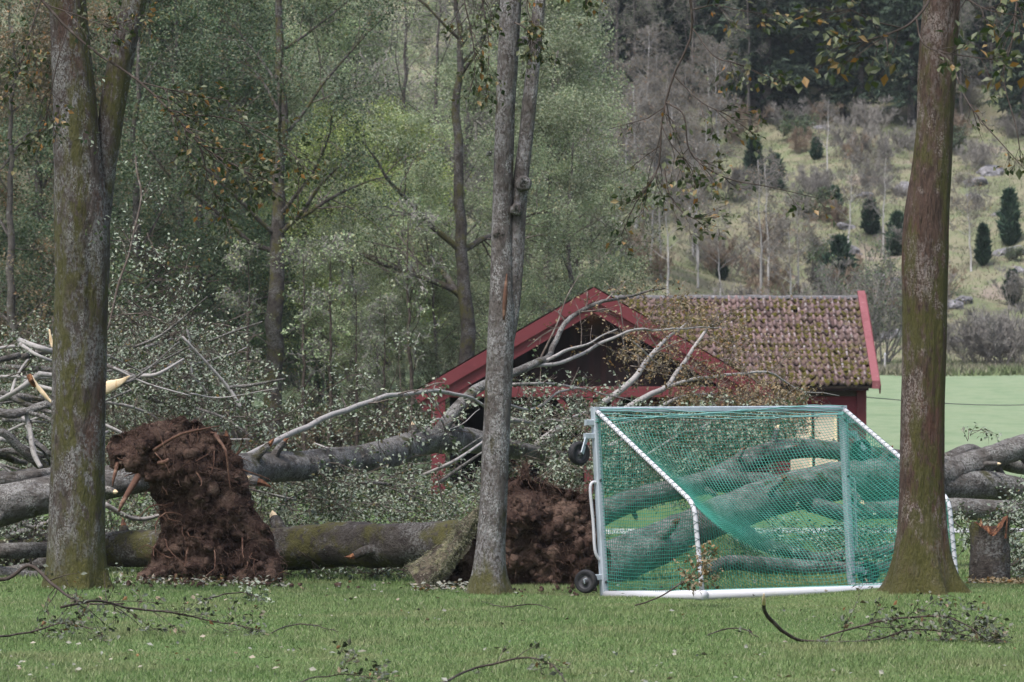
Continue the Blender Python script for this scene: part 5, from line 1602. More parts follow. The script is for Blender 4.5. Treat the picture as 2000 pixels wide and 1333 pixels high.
# ------------------------------------------------------------------ branches lying on the lawn
def ground_branch(label, pts, rg, size=.052, counts=(6, 3), lens=(.35, .15), leaves=3, cut=None, dark=True, leafm='leaf_dead', tmin=.3, up=.1):
    """pts: (photo x, photo y of the ground below it, height above ground m, width px)"""
    S = []
    for x, y, h, w in pts:
        D = EYE / (y - HOR) * F_PX
        for _ in range(4):
            z = h1((x - 1000) / F_PX * D, D)
            D = (EYE - z) / (y - HOR) * F_PX
        X = (x - 1000) / F_PX * D
        w = w * .72
        S.append([X, D, h1(X, D) + h + w * .5 * D / F_PX, w * .5 * D / F_PX])
    S = np.array(S)
    t = thing('fallen_branch', label, 'branch', S[len(S) // 2, :3] * np.array([1, 1, 0]) + np.array([0, 0, h1(S[len(S) // 2, 0], S[len(S) // 2, 1])]))
    C = catmull(S, 32)
    P, R = C[:, :3], np.maximum(C[:, 3], .003)
    P = P + .012 * np.stack([vnoise(P * 6), vnoise(P * 6 + 5), np.abs(vnoise(P * 6 + 9))], -1)
    g = G(); bark_tube(g, P, R, 8, .12); obj('stem', g, M['twig_dark'] if dark else M['twig'], t, smooth=True)
    if cut:
        d = norm(P[0] - P[2])
        g = G(); gtubes(g, np.array([[P[1], P[0] + d * .02, P[0] + d * cut]]), np.array([[R[0] * 1.12, R[0] * 1.05, R[0] * .35]]), 8, True); obj('cut_end', g, M['splinter'], t, smooth=True)
    leafy(t, M[leafm], M['twig_dark'], P[None], R[None], rg, counts=counts, lens=lens, leaves=leaves, size=size, jitter=.03, grav=-.06, angle=45, tmin=tmin, up=up)
    # keep everything above the ground
    for ch in t.children:
        me = ch.data
        co = np.empty(len(me.vertices) * 3, np.float32); me.vertices.foreach_get('co', co)
        co = co.reshape(-1, 3) + ORG[t.name]
        gz = H(co[:, 0], co[:, 1]) + .012
        co[:, 2] = np.maximum(co[:, 2], gz + .25 * np.clip(gz - co[:, 2], 0, .05))
        me.vertices.foreach_set('co', (co - ORG[t.name]).astype(np.float32).ravel()); me.update()
def lawn_branches():
    rg = np.random.default_rng(44)
    gb = ground_branch
    gb('long leafy broken branch on the lawn before the tall root plate', [(120, 1250, .25, 8), (190, 1245, .28, 7), (260, 1240, .2, 6), (330, 1240, .18, 5), (400, 1240, .12, 4), (510, 1245, .05, 3)], rg, counts=(22, 4), lens=(.55, .22), leaves=3, tmin=.05)
    gb('forked bare-ended branch leaning over the lawn by the mossy forked tree', [(-60, 1215, .40, 13), (10, 1215, .36, 11), (60, 1215, .48, 9), (110, 1218, .30, 8), (160, 1225, .2, 6), (240, 1232, .22, 4)], rg, counts=(9, 3), lens=(.6, .25), leaves=3, tmin=.3)
    gb('twiggy branch with brown leaves at the lawn edge beside the mossy forked tree', [(-40, 1262, .04, 7), (30, 1255, .05, 6), (80, 1252, .08, 5), (120, 1250, .12, 4), (180, 1255, .1, 3)], rg, counts=(16, 4), lens=(.5, .2), leaves=3)
    gb('thin bare twig lying alone on the grass before the mossy log', [(530, 1240, .01, 3), (570, 1228, .02, 4), (610, 1228, .02, 3.5), (660, 1238, .01, 2)], rg, counts=(3, 1), lens=(.2, .08), leaves=1)
    gb('arched dark branch with few dead leaves lying far out on the lawn', [(800, 1362, .01, 7), (870, 1342, .02, 7), (920, 1325, .05, 6.5), (980, 1322, .09, 6), (1040, 1322, .12, 5), (1085, 1330, .08, 4), (1115, 1350, .01, 3)], rg, counts=(8, 3), lens=(.35, .15), leaves=2)
    gb('small sprig of green leaves lying far out on the lawn', [(560, 1345, .01, 4), (620, 1335, .03, 4), (690, 1332, .04, 3), (770, 1340, .02, 2)], rg, counts=(12, 3), lens=(.3, .13), leaves=3)
    gb('broken branch with a pale torn end curving up from the lawn', [(1492, 1268, .36, 10), (1496, 1265, .26, 10), (1516, 1262, .14, 10), (1545, 1260, .04, 9), (1580, 1258, .0, 8), (1660, 1258, .0, 6), (1720, 1256, .02, 5), (1790, 1252, .08, 4), (1900, 1256, .04, 3)], rg, counts=(20, 4), lens=(.5, .2), leaves=3, cut=.14, tmin=.42)
    gb('leafy dead branch heaped on the lawn below the reddish tree', [(1600, 1255, .02, 5), (1680, 1252, .10, 6), (1760, 1250, .16, 6), (1840, 1252, .18, 5), (1890, 1256, .12, 4), (1930, 1258, .02, 3)], rg, counts=(26, 4), lens=(.5, .2), leaves=4, tmin=.1)
    gb('thin curved twig on the grass next to the torn branch', [(1375, 1246, .0, 3), (1410, 1240, .03, 4), (1450, 1240, .04, 3.5), (1480, 1248, .0, 2)], rg, counts=(4, 2), lens=(.2, .08), leaves=1)
    gb('thin bare twig on the grass before the low root plate', [(940, 1180, .02, 2.5), (985, 1192, .02, 3), (1040, 1188, .03, 3), (1095, 1195, .0, 2)], rg, counts=(4, 2), lens=(.2, .08), leaves=1)
    gb('leafy sprig caught on the white bar of the goal', [(1240, 1190, .02, 4), (1290, 1188, .10, 4), (1330, 1187, .22, 4), (1370, 1187, .30, 3), (1375, 1188, .5, 2)], rg, counts=(14, 4), lens=(.35, .16), leaves=4, leafm='leaf_barn')
    gb('small leafy sprig at the foot of the tall root plate', [(400, 1178, .02, 4), (440, 1176, .06, 4), (480, 1176, .08, 3), (510, 1180, .03, 2)], rg, counts=(12, 3), lens=(.28, .12), leaves=3, leafm='leaf_debris')
    # leaf litter
    n = 1500
    y = 25 + 18 * rg.random(n) ** 1.1
    x = rg.uniform(-1, 1, n) * (.1345 * y + .4)
    cl = fbm(np.stack([x * .7, y * .35, 0 * x], -1), 3)
    k = rg.random(n) < np.clip(.45 + cl * .9, .05, 1)
    x, y = x[k], y[k]
    C = np.stack([x, y, H(x, y) + rg.uniform(.025, .05, len(x))], -1)
    g = G(); leaf_geo(g, C, .05, rg, droop=0, flat=.75, fold=.3)
    tag(obj('fallen_leaves', g, M['leaf_litter'], kind='stuff'), 'scattered brown and silvery fallen leaves on the lawn', 'leaves')
    import bmesh
    bm = bmesh.new(); bmesh.ops.create_icosphere(bm, subdivisions=1, radius=1)
    B = np.array([v.co[:] for v in bm.verts]); Fb = np.array([[v.index for v in f.verts] for f in bm.faces]); bm.free()
    for lab, xc, yc, n in (('crumbs of soil thrown on the grass before the tall root plate', -3.4, 42.3, 110), ('crumbs of soil thrown on the grass before the low root plate', .3, 41.3, 80)):
        g = G()
        for k in range(n):
            X_, Y_ = xc + rg.normal(0, .75), yc - abs(rg.normal(0, .55))
            r = .008 + .035 * rg.random() ** 3
            g.add(np.array([X_, Y_, h1(X_, Y_) + r * .7 + .01]) + B * r * rg.uniform(.6, 1.3, (len(B), 1)), Fb)
        tag(obj('soil_crumbs', g, M['soil'], smooth=True, kind='stuff'), lab, 'soil')
    # litter and soil crumbs at the foot of the plates and stump
    for lab, x0, x1, y0, y1, D0, D1, n in (('brown leaves and bark heaped round the broken stump', 1890, 2010, 1150, 1165, 39.2, 41, 500), ('pale leaves along the foot of the low root plate', 800, 1000, 1155, 1165, 40, 41.6, 260), ('leaves and crumbs along the foot of the tall root plate', 230, 560, 1160, 1170, 41.6, 42.7, 300)):
        D = rg.uniform(D0, D1, n)
        xx_ = (rg.uniform(x0, x1, n) - 1000) / F_PX * D
        C = np.stack([xx_, D, H(xx_, D) + rg.uniform(.01, .09, n)], -1)
        g = G(); leaf_geo(g, C, .06, rg, droop=0, flat=.5)
        tag(obj('fallen_leaves', g, M['leaf_litter'] if n != 500 else M['leaf_barn'], kind='stuff'), lab, 'leaves')
lawn_branches()

# ------------------------------------------------------------------ woodland and hillside
def deciduous(name, seed, height, crad, zlo, mat_leaf, leaves=16, size=.10, n_limb=16, sub=9, tw=5, trunk_r=.2, lean=(0, 0), bark='trunk_far', bare=False, spread=.9, limb_r=.38):
    """prototype at the origin: trunk (with limbs) and crown"""
    rg = np.random.default_rng(seed)
    root = bpy.data.objects.new(name, None)
    COL.objects.link(root)
    ORG[root.name] = np.zeros(3)
    n = 26
    z = np.linspace(-.3, height * .9, n)
    wob = np.cumsum(rg.normal(0, .05, (n, 2)), 0) * height / 14
    P = np.stack([lean[0] * z + wob[:, 0], lean[1] * z + wob[:, 1], z], -1)
    R = trunk_r * (1 - .85 * (z - z[0]) / (z[-1] - z[0])) * (1 + .5 * np.exp(-(z + .3) / .35))
    g = G(); bark_tube(g, P, R, 12, .08, seed=seed)
    # limbs
    hz = rg.uniform(zlo, height * .86, n_limb)
    S = np.stack([np.interp(hz, z, P[:, k]) for k in range(3)], -1)
    a = rg.uniform(0, 2 * math.pi, n_limb)
    f = (hz - zlo) / (height - zlo)
    d = np.stack([np.cos(a), np.sin(a), .55 + .9 * f], -1)
    L = crad * rg.uniform(.75, 1.15, n_limb) * (1.15 - .65 * f)
    LP = polylines(S, d, L, 7, .13, .02, rg)
    LR = (np.interp(hz, z, R) * limb_r)[:, None] * np.linspace(1, .25, 8)[None]
    gtubes(g, LP, LR, 7)
    obj('trunk', g, M[bark], root, smooth=True)
    gt = G()
    c1, r1 = children(LP, LR, sub, crad * .62, 48, rg, tmin=.2, nseg=5, wob=.2, up=.1, rratio=.5)
    r1 = np.minimum(r1, .03)
    gtubes(gt, c1, r1, 3)
    c2, r2 = children(c1, r1, tw, crad * .28, 50, rg, tmin=.15, nseg=2, wob=.22, up=.0, grav=-.03)
    r2 = np.minimum(np.maximum(r2, .004 if not bare else .010), .014)
    gtubes(gt, c2, r2, 3)
    if bare:
        c3, r3 = children(c2, r2, 3, crad * .16, 45, rg, tmin=.2, nseg=2, wob=.2)
        gtubes(gt, c3, np.maximum(r3, .008), 3)
        tip = c3
    else:
        tip = c2
    if leaves:
        n, m = tip.shape[:2]
        k = int(n * leaves)
        pi = rg.integers(0, n, k)
        x = rg.uniform(.1, 1, k) * (m - 1) * .999
        i = x.astype(int); ff = (x - i)[:, None]
        cl = rg.normal(0, 1, (k, 3)) * np.array([1, 1, .6]) * (size * 2.6 if not bare else size)
        C = tip[pi, -1] * .55 + (tip[pi, i] * (1 - ff) + tip[pi, i + 1] * ff) * .45 + cl
        gl = G(); leaf_geo(gl, C, size, rg, droop=.3)
        cr = obj('crown', gl, M[mat_leaf], root, kind='stuff')
    obj('twigs' if False else 'branchwork', gt, M['bare_twig'] if bare else M['twig'], root, kind='stuff')
    return root

def conifer(name, seed, height, rad, mat, n_br=150, sprigs=22, juniper=False):
    rg = np.random.default_rng(seed)
    root = bpy.data.objects.new(name, None)
    COL.objects.link(root)
    ORG[root.name] = np.zeros(3)
    z = np.linspace(-.3, height, 12)
    P = np.stack([0 * z, 0 * z, z], -1)
    g = G(); bark_tube(g, P, np.linspace(height * .014 + .03, .015, 12), 8, .08, seed=seed)
    obj('trunk', g, M['trunk_far'], root, smooth=True)
    f = rg.random(n_br) ** .8
    if juniper:
        zz = height * (.02 + .86 * f); rr = rad * (1 - f) ** .55 * (.75 + .25 * np.sin(f * 3)) * rg.uniform(.4, 1.35, n_br) + .12
        d2 = .55
        zz = np.maximum(zz - .55 * rr, .0)
    else:
        zz = height * (.10 + .9 * f); rr = rad * (1 - f) ** .8 * rg.uniform(.7, 1.15, n_br) + .15
        d2 = -.15
    a = rg.uniform(0, 2 * math.pi, n_br)
    S = np.stack([0 * a, 0 * a, zz], -1)
    d = np.stack([np.cos(a), np.sin(a), np.full(n_br, d2)], -1)
    B = polylines(S, d, rr, 5, .08, .0 if not juniper else .25, rg)
    k = n_br * sprigs
    pi = np.repeat(np.arange(n_br), sprigs)
    x = rg.random(k) ** .7 * 4.99
    i = x.astype(int); ff = (x - i)[:, None]
    C = B[pi, i] * (1 - ff) + B[pi, i + 1] * ff
    ax = norm(B[pi, -1] - B[pi, 0]) + rg.normal(0, .55, (k, 3)) + np.array([0, 0, .6 if juniper else -.5])
    g = G()
    sz = height * .022 if not juniper else rad * .34
    aa = norm(ax); nn = norm(np.cross(aa, rg.normal(0, 1, (k, 3))))
    s = (sz * rg.uniform(.6, 1.5, k))[:, None]
    w_ = .22 if juniper else .15
    V = np.stack([C - nn * s * w_, C + nn * s * w_, C + aa * s], 1).reshape(-1, 3)
    g.add(V, np.arange(3 * k).reshape(-1, 3))
    gtubes(g, B, np.full(B.shape[:2], .012), 3)
    obj('crown', g, M[mat], root, kind='stuff')
    return root

def shrub(name, seed, height, rad, twig_mat, leaf_m=None, stems=14, leaves=0, size=.07):
    rg = np.random.default_rng(seed)
    root = bpy.data.objects.new(name, None)
    COL.objects.link(root)
    ORG[root.name] = np.zeros(3)
    S = np.stack([rg.normal(0, rad * .25, stems), rg.normal(0, rad * .25, stems), np.full(stems, -.05)], -1)
    d = np.stack([rg.normal(0, .45, stems), rg.normal(0, .45, stems), np.full(stems, 1.)], -1)
    P = polylines(S, d, height * rg.uniform(.6, 1.05, stems), 7, .12, .03, rg)
    R = np.linspace(.03, .008, 8)[None].repeat(stems, 0) * height / 4
    g = G(); gtubes(g, P, R, 4)
    c1, r1 = children(P, R, 12, height * .34, 40, rg, tmin=.2, nseg=4, up=.25, wob=.18)
    gtubes(g, c1, np.maximum(r1, .010), 3)
    c2, r2 = children(c1, r1, 8, height * .17, 40, rg, tmin=.15, nseg=2, up=.2, wob=.2)
    gtubes(g, c2, np.maximum(r2, .009), 3)
    obj('stem', g, M[twig_mat], root, kind='stuff')
    if leaves:
        n, m = c2.shape[:2]
        k = n * leaves
        pi = np.repeat(np.arange(n), leaves)
        C = c2[pi, rg.integers(1, m, k)] + rg.normal(0, .06, (k, 3))
        gl = G(); leaf_geo(gl, C, size, rg)
        obj('foliage', gl, M[leaf_m], root, kind='stuff')
    return root

def place(proto, used, X, Y, rot, scale, label, cat, group):
    z = h1(X, Y) - .05
    if id(proto) not in used:
        used.add(id(proto))
        proto.location = (X, Y, z)
        proto.rotation_euler = (0, 0, rot)
        proto.scale = (scale,) * 3
        o = proto
    else:
        o = dup(proto, (X, Y, z), rot, scale)
    tag(o, label, cat, group)
    return o

def woodland():
    rg = np.random.default_rng(55)
    used = set()
    sil = deciduous('silver_tree', 101, 14, 3.6, 1.8, 'leaf_silver', leaves=56, size=.08)
    sil2 = deciduous('silver_tree', 102, 13, 3.3, 1.2, 'leaf_silver', leaves=52, size=.078, trunk_r=.17)
    drk = deciduous('dark_tree', 103, 15, 3.6, 1.5, 'leaf_dark', leaves=60, size=.08, trunk_r=.24)
    drk2 = deciduous('dark_tree', 108, 14, 3.2, 1.0, 'leaf_dark', leaves=56, size=.078, trunk_r=.18)
    lime = deciduous('yellow_green_tree', 104, 10, 3.0, .8, 'leaf_lime', leaves=44, size=.085, trunk_r=.13)
    brn = deciduous('brownish_tree', 105, 13, 3.3, 1.5, 'leaf_brown', leaves=40, size=.08, trunk_r=.17)
    gre = deciduous('grey_twiggy_tree', 106, 14, 3.4, 2.0, 'leaf_silver', leaves=1.6, size=.09, trunk_r=.16, bark='trunk_far', bare=True, n_limb=14, sub=8, tw=5)
    big = deciduous('tall_trunk_tree', 107, 18, 4.2, 4.6, 'leaf_dark', leaves=40, size=.08, trunk_r=.29, n_limb=15, bark='log_dark')
    fk = deciduous('forked_trunk_tree', 109, 16, 3.8, 4.6, 'leaf_silver', leaves=36, size=.08, trunk_r=.26, n_limb=10, limb_r=.6, bark='log_dark')
    LAB = {sil: ('silvery green leafy tree in the wood behind the fallen trees', 'silver green trees of the wood'),
           sil2: ('silvery green tree with low branches in the wood behind the fallen trees', 'silver green low-branched trees of the wood'),
           drk: ('dark green broad tree in the wood behind the fallen crown', 'dark green trees of the wood'),
           drk2: ('narrow dark green tree in the wood behind the fallen crown', 'narrow dark green trees of the wood'),
           lime: ('bright yellow-green tree glowing in a gap of the wood', 'yellow-green trees of the wood'),
           brn: ('brownish autumn tree in the wood behind the forked tree', 'brownish trees of the wood'),
           gre: ('nearly bare grey tree with fine twigs in the wood', 'bare grey trees of the wood')}
    NOUN = {sil: 'silvery green leafy tree', sil2: 'silvery green low-branched tree', drk: 'broad dark green tree', drk2: 'narrow dark green tree', lime: 'bright yellow-green tree', brn: 'brownish autumn tree', gre: 'nearly bare grey tree'}
    def spot(x, D):
        zone = 'behind the mossy forked tree' if x < 260 else 'behind the tall root plate' if x < 560 else 'between root plate and barn' if x < 800 else 'behind the slim twin-stemmed tree' if x < 1000 else 'behind the barn gable'
        row = 'at the edge of the wood' if D < 115 else 'in the middle of the wood' if D < 135 else 'deep in the wood' if D < 160 else 'on the wooded slope' if D < 190 else 'high on the wooded slope'
        return row + ' ' + zone
    def hspot(x, y):
        a = 'above the barn gable' if x < 1300 else 'above the mossy roof' if x < 1560 else 'above the roof end' if x < 1760 else 'above the meadow'
        b = 'low on the hillside' if y > 520 else 'halfway up the hillside' if y > 360 else 'high on the hillside'
        return b + ' ' + a
    def at(proto, x, D, s=1., rot=None, lab=None, grp=None):
        l, gp_ = LAB.get(proto, (lab, grp))
        if proto in NOUN:
            l = NOUN[proto] + ' ' + spot(x, D)
        if lab: l, gp_ = lab, grp
        place(proto, used, (x - 1000) / F_PX * D, D, rg.uniform(0, 6.28) if rot is None else rot, s, l, 'tree', gp_)
    # trees whose trunks can be picked out
    at(big, 545, 97, .95, 1.0, 'dark-trunked tree rising between the tall root plate and the barn')
    at(fk, 912, 104, 1., 2.2, 'grey forked tree rising behind the slim twin-stemmed tree')
    at(drk2, 610, 122, .9); at(sil2, 680, 110, .6); at(sil2, 790, 108, .75)
    sap = deciduous('bare_sapling', 110, 7, 1.3, 2.2, 'leaf_silver', leaves=2.2, size=.08, n_limb=9, sub=5, tw=3, trunk_r=.075, bark='twig_dark', bare=True)
    for x, D, s in ((642, 90, .9), (806, 86, 1.0), (596, 94, .9), (700, 98, .8), (480, 96, .9), (745, 92, .7)):
        place(sap, used, (x - 1000) / F_PX * D, D, rg.uniform(0, 6), s, 'thin dark-stemmed sapling ' + spot(x, D), 'sapling', 'saplings before the wood')
    # near rows
    for p_, x, D, s in ((drk, 330, 104, 1.), (drk, 425, 114, 1.05), (drk2, 255, 100, 1.), (brn, 20, 98, 1.), (drk, 70, 110, 1.), (brn, 175, 120, 1.1), (drk2, 135, 108, 1.), (brn, 300, 126, 1.1), (drk, -60, 102, 1.),
                        (sil, 480, 126, 1.1), (sil, 600, 132, 1.15), (sil, 400, 136, 1.2), (lime, 690, 113, .95), (lime, 745, 119, 1.), (lime, 640, 122, 1.), (drk, 290, 112, 1.1), (drk2, 380, 106, 1.05), (drk, 470, 120, .95), (gre, 770, 122, 1.1), (gre, 840, 126, 1.15), (sil, 1065, 113, .95),
                        (sil2, 1125, 110, .8), (sil, 1015, 124, 1.1), (sil2, 985, 107, .7), (sil2, 1095, 120, 1.0), (sil2, 745, 104, .42), (sil2, 850, 106, .5), (gre, 900, 132, 1.1), (gre, 1160, 128, .85), (lime, 580, 150, 1.0)):
        at(p_, x, D, s)
    # back rows up the slope
    for D in (140, 152, 166, 182, 200, 222):
        k = int(1250 / (F_PX / D * 3.2))
        for i in range(k):
            x = -60 + 1210 * (i + rg.random()) / k
            c = rg.random()
            if x > 1080 and D > 150:
                continue
            if x < 330: p_ = (brn, drk, drk2, brn, drk)[int(c * 5)]
            elif x < 620: p_ = (sil, drk, drk2, sil, brn)[int(c * 5)]
            elif x < 780: p_ = (lime, sil, lime, sil2, sil)[int(c * 5)]
            else: p_ = (sil, gre, sil2, sil, sil2)[int(c * 5)]
            at(p_, x, D + rg.uniform(-5, 5), rg.uniform(.85, 1.2))
    # understorey shrubs
    us = shrub('leafy_shrub', 201, 2.6, 1.6, 'twig', 'leaf_silver', 12, 6, .09)
    us2 = shrub('leafy_shrub', 202, 2.2, 1.5, 'twig', 'leaf_brown', 12, 4, .085)
    for i in range(30):
        x = rg.uniform(-20, 1150); D = rg.uniform(96, 120)
        if 455 < x < 560 or 690 < x < 770: continue
        if 820 < x < 1150 and D < 104: continue
        p_ = (us, us2)[rg.random() < .35]
        place(p_, used, (x - 1000) / F_PX * D, D, rg.uniform(0, 6), rg.uniform(.7, 1.3), ('silvery green shrub ' if p_ is us else 'yellow-brown shrub ') + spot(x, D), 'shrub', 'green shrubs under the wood' if p_ is us else 'brown shrubs under the wood')

    # --- hillside at the right
    spr = conifer('spruce_tree', 301, 17, 2.7, 'needle', 340, 100)
    spr2 = conifer('spruce_tree', 302, 14, 2.3, 'needle', 310, 100)
    jun = conifer('juniper', 303, 3.2, .85, 'juniper', 150, 44, True)
    jun2 = conifer('juniper', 304, 2.9, 1.15, 'juniper', 150, 44, True)
    bir = deciduous('bare_birch', 305, 8.5, 1.7, 2.2, 'leaf_brown', leaves=.5, size=.09, n_limb=16, sub=7, tw=4, trunk_r=.085, bark='birch', bare=True)
    bir2 = deciduous('bare_birch', 306, 7, 1.9, 1.4, 'leaf_brown', leaves=.8, size=.09, n_limb=18, sub=7, tw=4, trunk_r=.07, bark='birch', bare=True)
    bsh = shrub('bare_shrub', 307, 2.6, 1.7, 'bare_twig', 'leaf_brown', 16, 0)
    bsh2 = shrub('bare_shrub', 308, 2.2, 1.6, 'bare_warm', 'leaf_brown', 15, 1, .08)
    gsh = shrub('green_shrub', 309, 2.0, 1.4, 'bare_twig', 'leaf_dark', 12, 5, .10)
    def hillD(y):
        """distance at which the hillside shows at photo row y"""
        Ds = np.arange(172, 262, .5)
        z = np.interp(Ds, [170, 178, 200, 225, 260, 320], [5.0, 5.6, 11.5, 18.5, 28, 42])
        rows = HOR - (z - EYE) * F_PX / Ds
        return float(np.interp(-y, -rows, Ds))
    def hill(p_, x, y, s, lab, cat, grp=None):
        D = hillD(y)
        place(p_, used, (x - 1000) / F_PX * D, D, rg.uniform(0, 6), s, lab, cat, grp)
    for x, y, s, p_ in ((1472, 348, 1.05, jun), (1512, 340, .8, jun2), (1638, 512, 1.05, jun2), (1972, 448, 1.05, jun), (1920, 496, .75, jun), (1978, 556, .6, jun2), (1178, 275, .6, jun2), (1630, 385, .55, jun2), (1752, 432, .85, jun2), (1410, 500, .4, jun2), (1700, 415, .7, jun2), (1595, 300, .5, jun2), (1330, 300, .5, jun)):
        hill(p_, x, y, s, ('dark green upright juniper ' if p_ is jun else 'dark green rounded juniper bush ') + hspot(x, y), 'juniper', 'upright junipers on the hillside' if p_ is jun else 'rounded junipers on the hillside')
    for x, y, s, p_ in ((1482, 545, .95, bir), (1497, 552, .95, bir), (1290, 530, 1.1, bir2), (1275, 525, 1.0, bir2), (1545, 575, .8, bir2), (1215, 470, 1.1, bir2), (1180, 430, 1.1, bir2), (1240, 420, 1.0, bir), (1728, 430, .7, bir), (1895, 500, .8, bir2), (1618, 330, .6, bir), (1560, 560, .9, bir2), (1360, 440, .9, bir2), (1190, 360, 1.0, bir2), (1255, 330, .9, bir2), (1660, 430, .8, bir2), (1300, 300, .8, bir2)):
        hill(p_, x, y, s, ('slender bare birch ' if p_ is bir else 'bushy bare birch ') + hspot(x, y), 'birch', 'slender birches on the hillside' if p_ is bir else 'bushy birches on the hillside')
    for i in range(26):
        x, y = rg.uniform(1140, 1420), rg.uniform(230, 560)
        hill(bir2, x, y, rg.uniform(.7, 1.05), 'bushy bare birch ' + hspot(x, y), 'birch', 'bushy birches on the hillside')
    # dark dense tree and big grey-brown bush near the meadow's far edge
    dk = shrub('brown_shrub', 310, 5.6, 2.4, 'bare_twig', 'leaf_dark', 22, 3, .11)
    place(dk, used, (1705 - 1000) / F_PX * 172, 172, 0, 1., 'tall dark brown-green bush behind the barn roof', 'shrub', None)
    for x, s in ((1935, 1.15), (1890, .9), (1975, 1.0), (2010, .9)):
        D = 171
        place(bsh, used, (x - 1000) / F_PX * D, D + rg.uniform(-1, 2), rg.uniform(0, 6), s * 1.15, 'grey-brown leafless thicket at the far edge of the meadow', 'shrub', 'thickets at the meadow edge')
    for i in range(130):
        x = 1130 + 880 * rg.random()
        y = rg.uniform(200, 660)
        if x > 1840 and y > 330 and rg.random() < .65: continue
        c = rg.random()
        p_ = bsh if c < .58 else bsh2 if c < .9 else gsh
        hill(p_, x, y, rg.uniform(.4, 1.1), {bsh: 'leafless grey shrub ', bsh2: 'leafless reddish shrub ', gsh: 'low green shrub '}[p_] + hspot(x, y), 'shrub', {bsh: 'grey shrubs on the hillside', bsh2: 'reddish shrubs on the hillside', gsh: 'green shrubs on the hillside'}[p_])
    # spruce wood on top of the slope
    for i in range(130):
        D = rg.uniform(236, 290)
        x = rg.uniform(1090, 2080)
        p_ = (spr, spr2)[rg.random() < .4]
        place(p_, used, (x - 1000) / F_PX * D, D, rg.uniform(0, 6), rg.uniform(.75, 1.15), ('tall dark spruce ' if p_ is spr else 'shorter dark spruce ') + ('at the edge of the hilltop wood ' if D < 250 else 'inside the hilltop wood ' if D < 270 else 'at the back of the hilltop wood ') + hspot(x, 200).split('hillside ')[1], 'spruce', 'tall spruces on the hilltop' if p_ is spr else 'shorter spruces on the hilltop')
    for x, y, s in ((1250, 205, .35), (1222, 215, .3), (1190, 205, .42), (1560, 215, .25)):
        hill(spr2, x, y, s, 'small spruce standing below the dark hilltop wood', 'spruce', 'small spruces below the wood')
    for i in range(12):
        D = rg.uniform(234, 246)
        x = rg.uniform(1180, 2050)
        p_ = gre
        place(p_, used, (x - 1000) / F_PX * D, D, rg.uniform(0, 6), rg.uniform(.6, .95), 'bare grey tree among the hilltop spruces', 'tree', 'bare trees among the spruces')
    # rocks
    def rock_mesh(seed):
        import bmesh
        bm = bmesh.new()
        bmesh.ops.create_icosphere(bm, subdivisions=3, radius=1)
        co = np.array([v.co[:] for v in bm.verts])
        d = norm(co)
        f = 1 + .35 * fbm(d * 1.2 + seed, 3)
        st = np.round(f * 6) / 6 * .6 + f * .4 + .06 * fbm(d * 5 + seed, 2)
        co = d * st[:, None] * np.array([1.1, .9, .6])
        for v, c in zip(bm.verts, co): v.co = c
        me = bpy.data.meshes.new('rock'); bm.to_mesh(me); bm.free()
        me.materials.append(M['rock'])
        return me
    rms = [rock_mesh(s) for s in (1.3, 5.7, 9.1)]
    rocks = [(1660, 432, .75), (1655, 405, .6), (1672, 455, .5), (1865, 562, .6), (1885, 556, .45), (1902, 330, .8), (1935, 318, .7), (1900, 345, .5), (1975, 475, .8), (1960, 470, .6), (1775, 355, .8), (1770, 345, .6), (1920, 600, .6), (1270, 230, .8), (1385, 225, .9), (1395, 200, .7), (1745, 495, .7), (1675, 300, .35), (1535, 190, .6), (1880, 640, .8), (1735, 640, .6), (1600, 250, .5), (1440, 205, .6), (1990, 500, .5), (1830, 600, .6), (1690, 360, .5), (1715, 470, .5), (1950, 390, .5)]
    for k, (x, y, s) in enumerate(rocks):
        D = hillD(y)
        X_ = (x - 1000) / F_PX * D
        o = bpy.data.objects.new('rock', rms[k % 3])
        COL.objects.link(o)
        o.location = (X_, D, h1(X_, D) - .12 * s)
        o.rotation_euler = (rg.uniform(-.3, .3), rg.uniform(-.3, .3), rg.uniform(0, 6))
        o.scale = (s * rg.uniform(.8, 1.3), s, s * rg.uniform(.7, 1.1))
        tag(o, 'grey boulder sunk in the grass ' + hspot(x, y), 'rock', 'boulders on the hillside')
    # fence stake at the far edge of the meadow
    for k, (x, D) in enumerate(((1728, 168),)):
        X_ = (x - 1000) / F_PX * D
        st = thing('fence_stake', 'thin white fence stake at the far edge of the meadow', 'stake', (X_, D, h1(X_, D)))
        c = ORG[st.name]
        g = G(); gtubes(g, np.array([[c + np.array([0, 0, -.1]), c + np.array([.01, 0, .8])]]), np.array([[.05, .045]]), 8, True); obj('shaft', g, M['birch'], st)
        g = G(); gtubes(g, np.array([[c + np.array([.01, 0, .8]), c + np.array([.01, 0, .9])]]), np.array([[.055, .03]]), 8, True); obj('cap', g, M['white_paint'], st)
    # thistly strip between meadow and hill
    g = G()
    n = 26000
    y = 165 + rg.gamma(3., 1.6, n); x = rg.uniform(8, 32, n)
    h = rg.uniform(.12, .45, n)
    an = rg.uniform(0, 6.28, n)
    B = np.stack([x, y, H(x, y)], -1)
    s = np.stack([np.cos(an), np.sin(an), 0 * an], -1) * .05
    T = B + np.stack([rg.normal(0, .15, n), rg.normal(0, .15, n), h], -1)
    g.add(np.stack([B - s, B + s, T], 1).reshape(-1, 3), np.arange(3 * n).reshape(-1, 3))
    tag(obj('tall_grass', g, M['heath_grass'], kind='stuff'), 'tall dry grass along the far edge of the meadow', 'grass')
woodland()

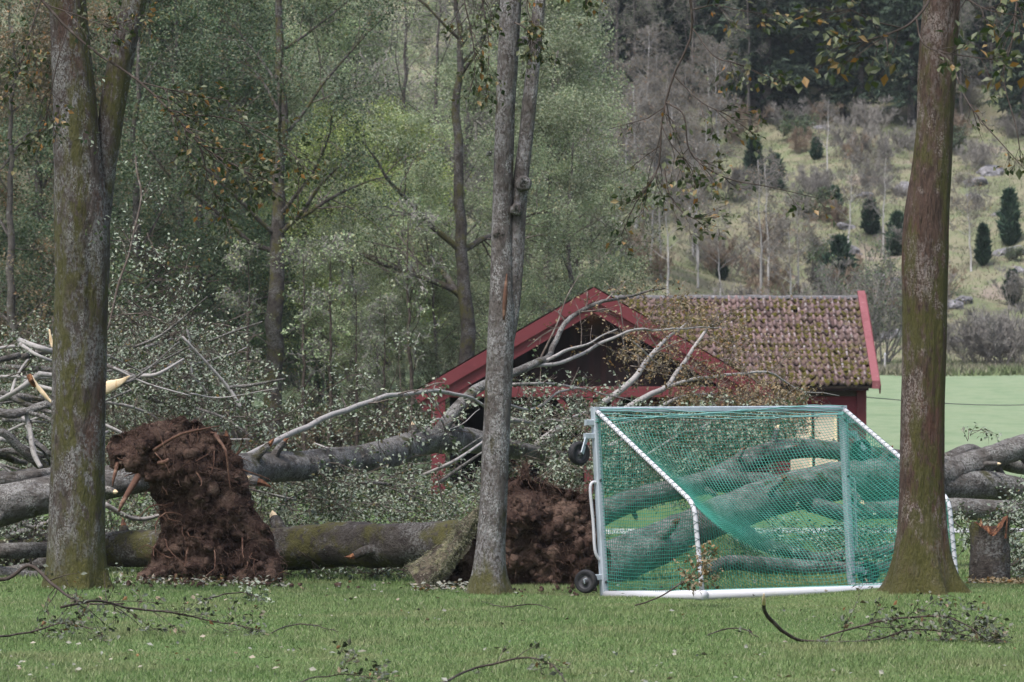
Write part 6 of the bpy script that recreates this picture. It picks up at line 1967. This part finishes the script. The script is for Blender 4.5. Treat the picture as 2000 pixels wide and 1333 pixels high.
# ------------------------------------------------------------------ haze: damp autumn air
def haze():
    g = G()
    lo, hi = np.array([-420., -70., -1.2]), np.array([420., 700., 150.])
    box(g, (lo + hi) / 2, hi - lo)
    m = bpy.data.materials.new('haze')
    m.use_nodes = True
    N, L = m.node_tree.nodes, m.node_tree.links
    N.remove(N['Principled BSDF'])
    v = N.new('ShaderNodeVolumePrincipled')
    v.inputs['Color'].default_value = (.80, .86, .96, 1)
    v.inputs['Density'].default_value = .00013
    L.new(v.outputs[0], N['Material Output'].inputs['Volume'])
    o = obj('haze', g, m, kind='stuff')
    o['label'] = 'thin blue-grey autumn haze over the valley'
    o['category'] = 'haze'
haze()
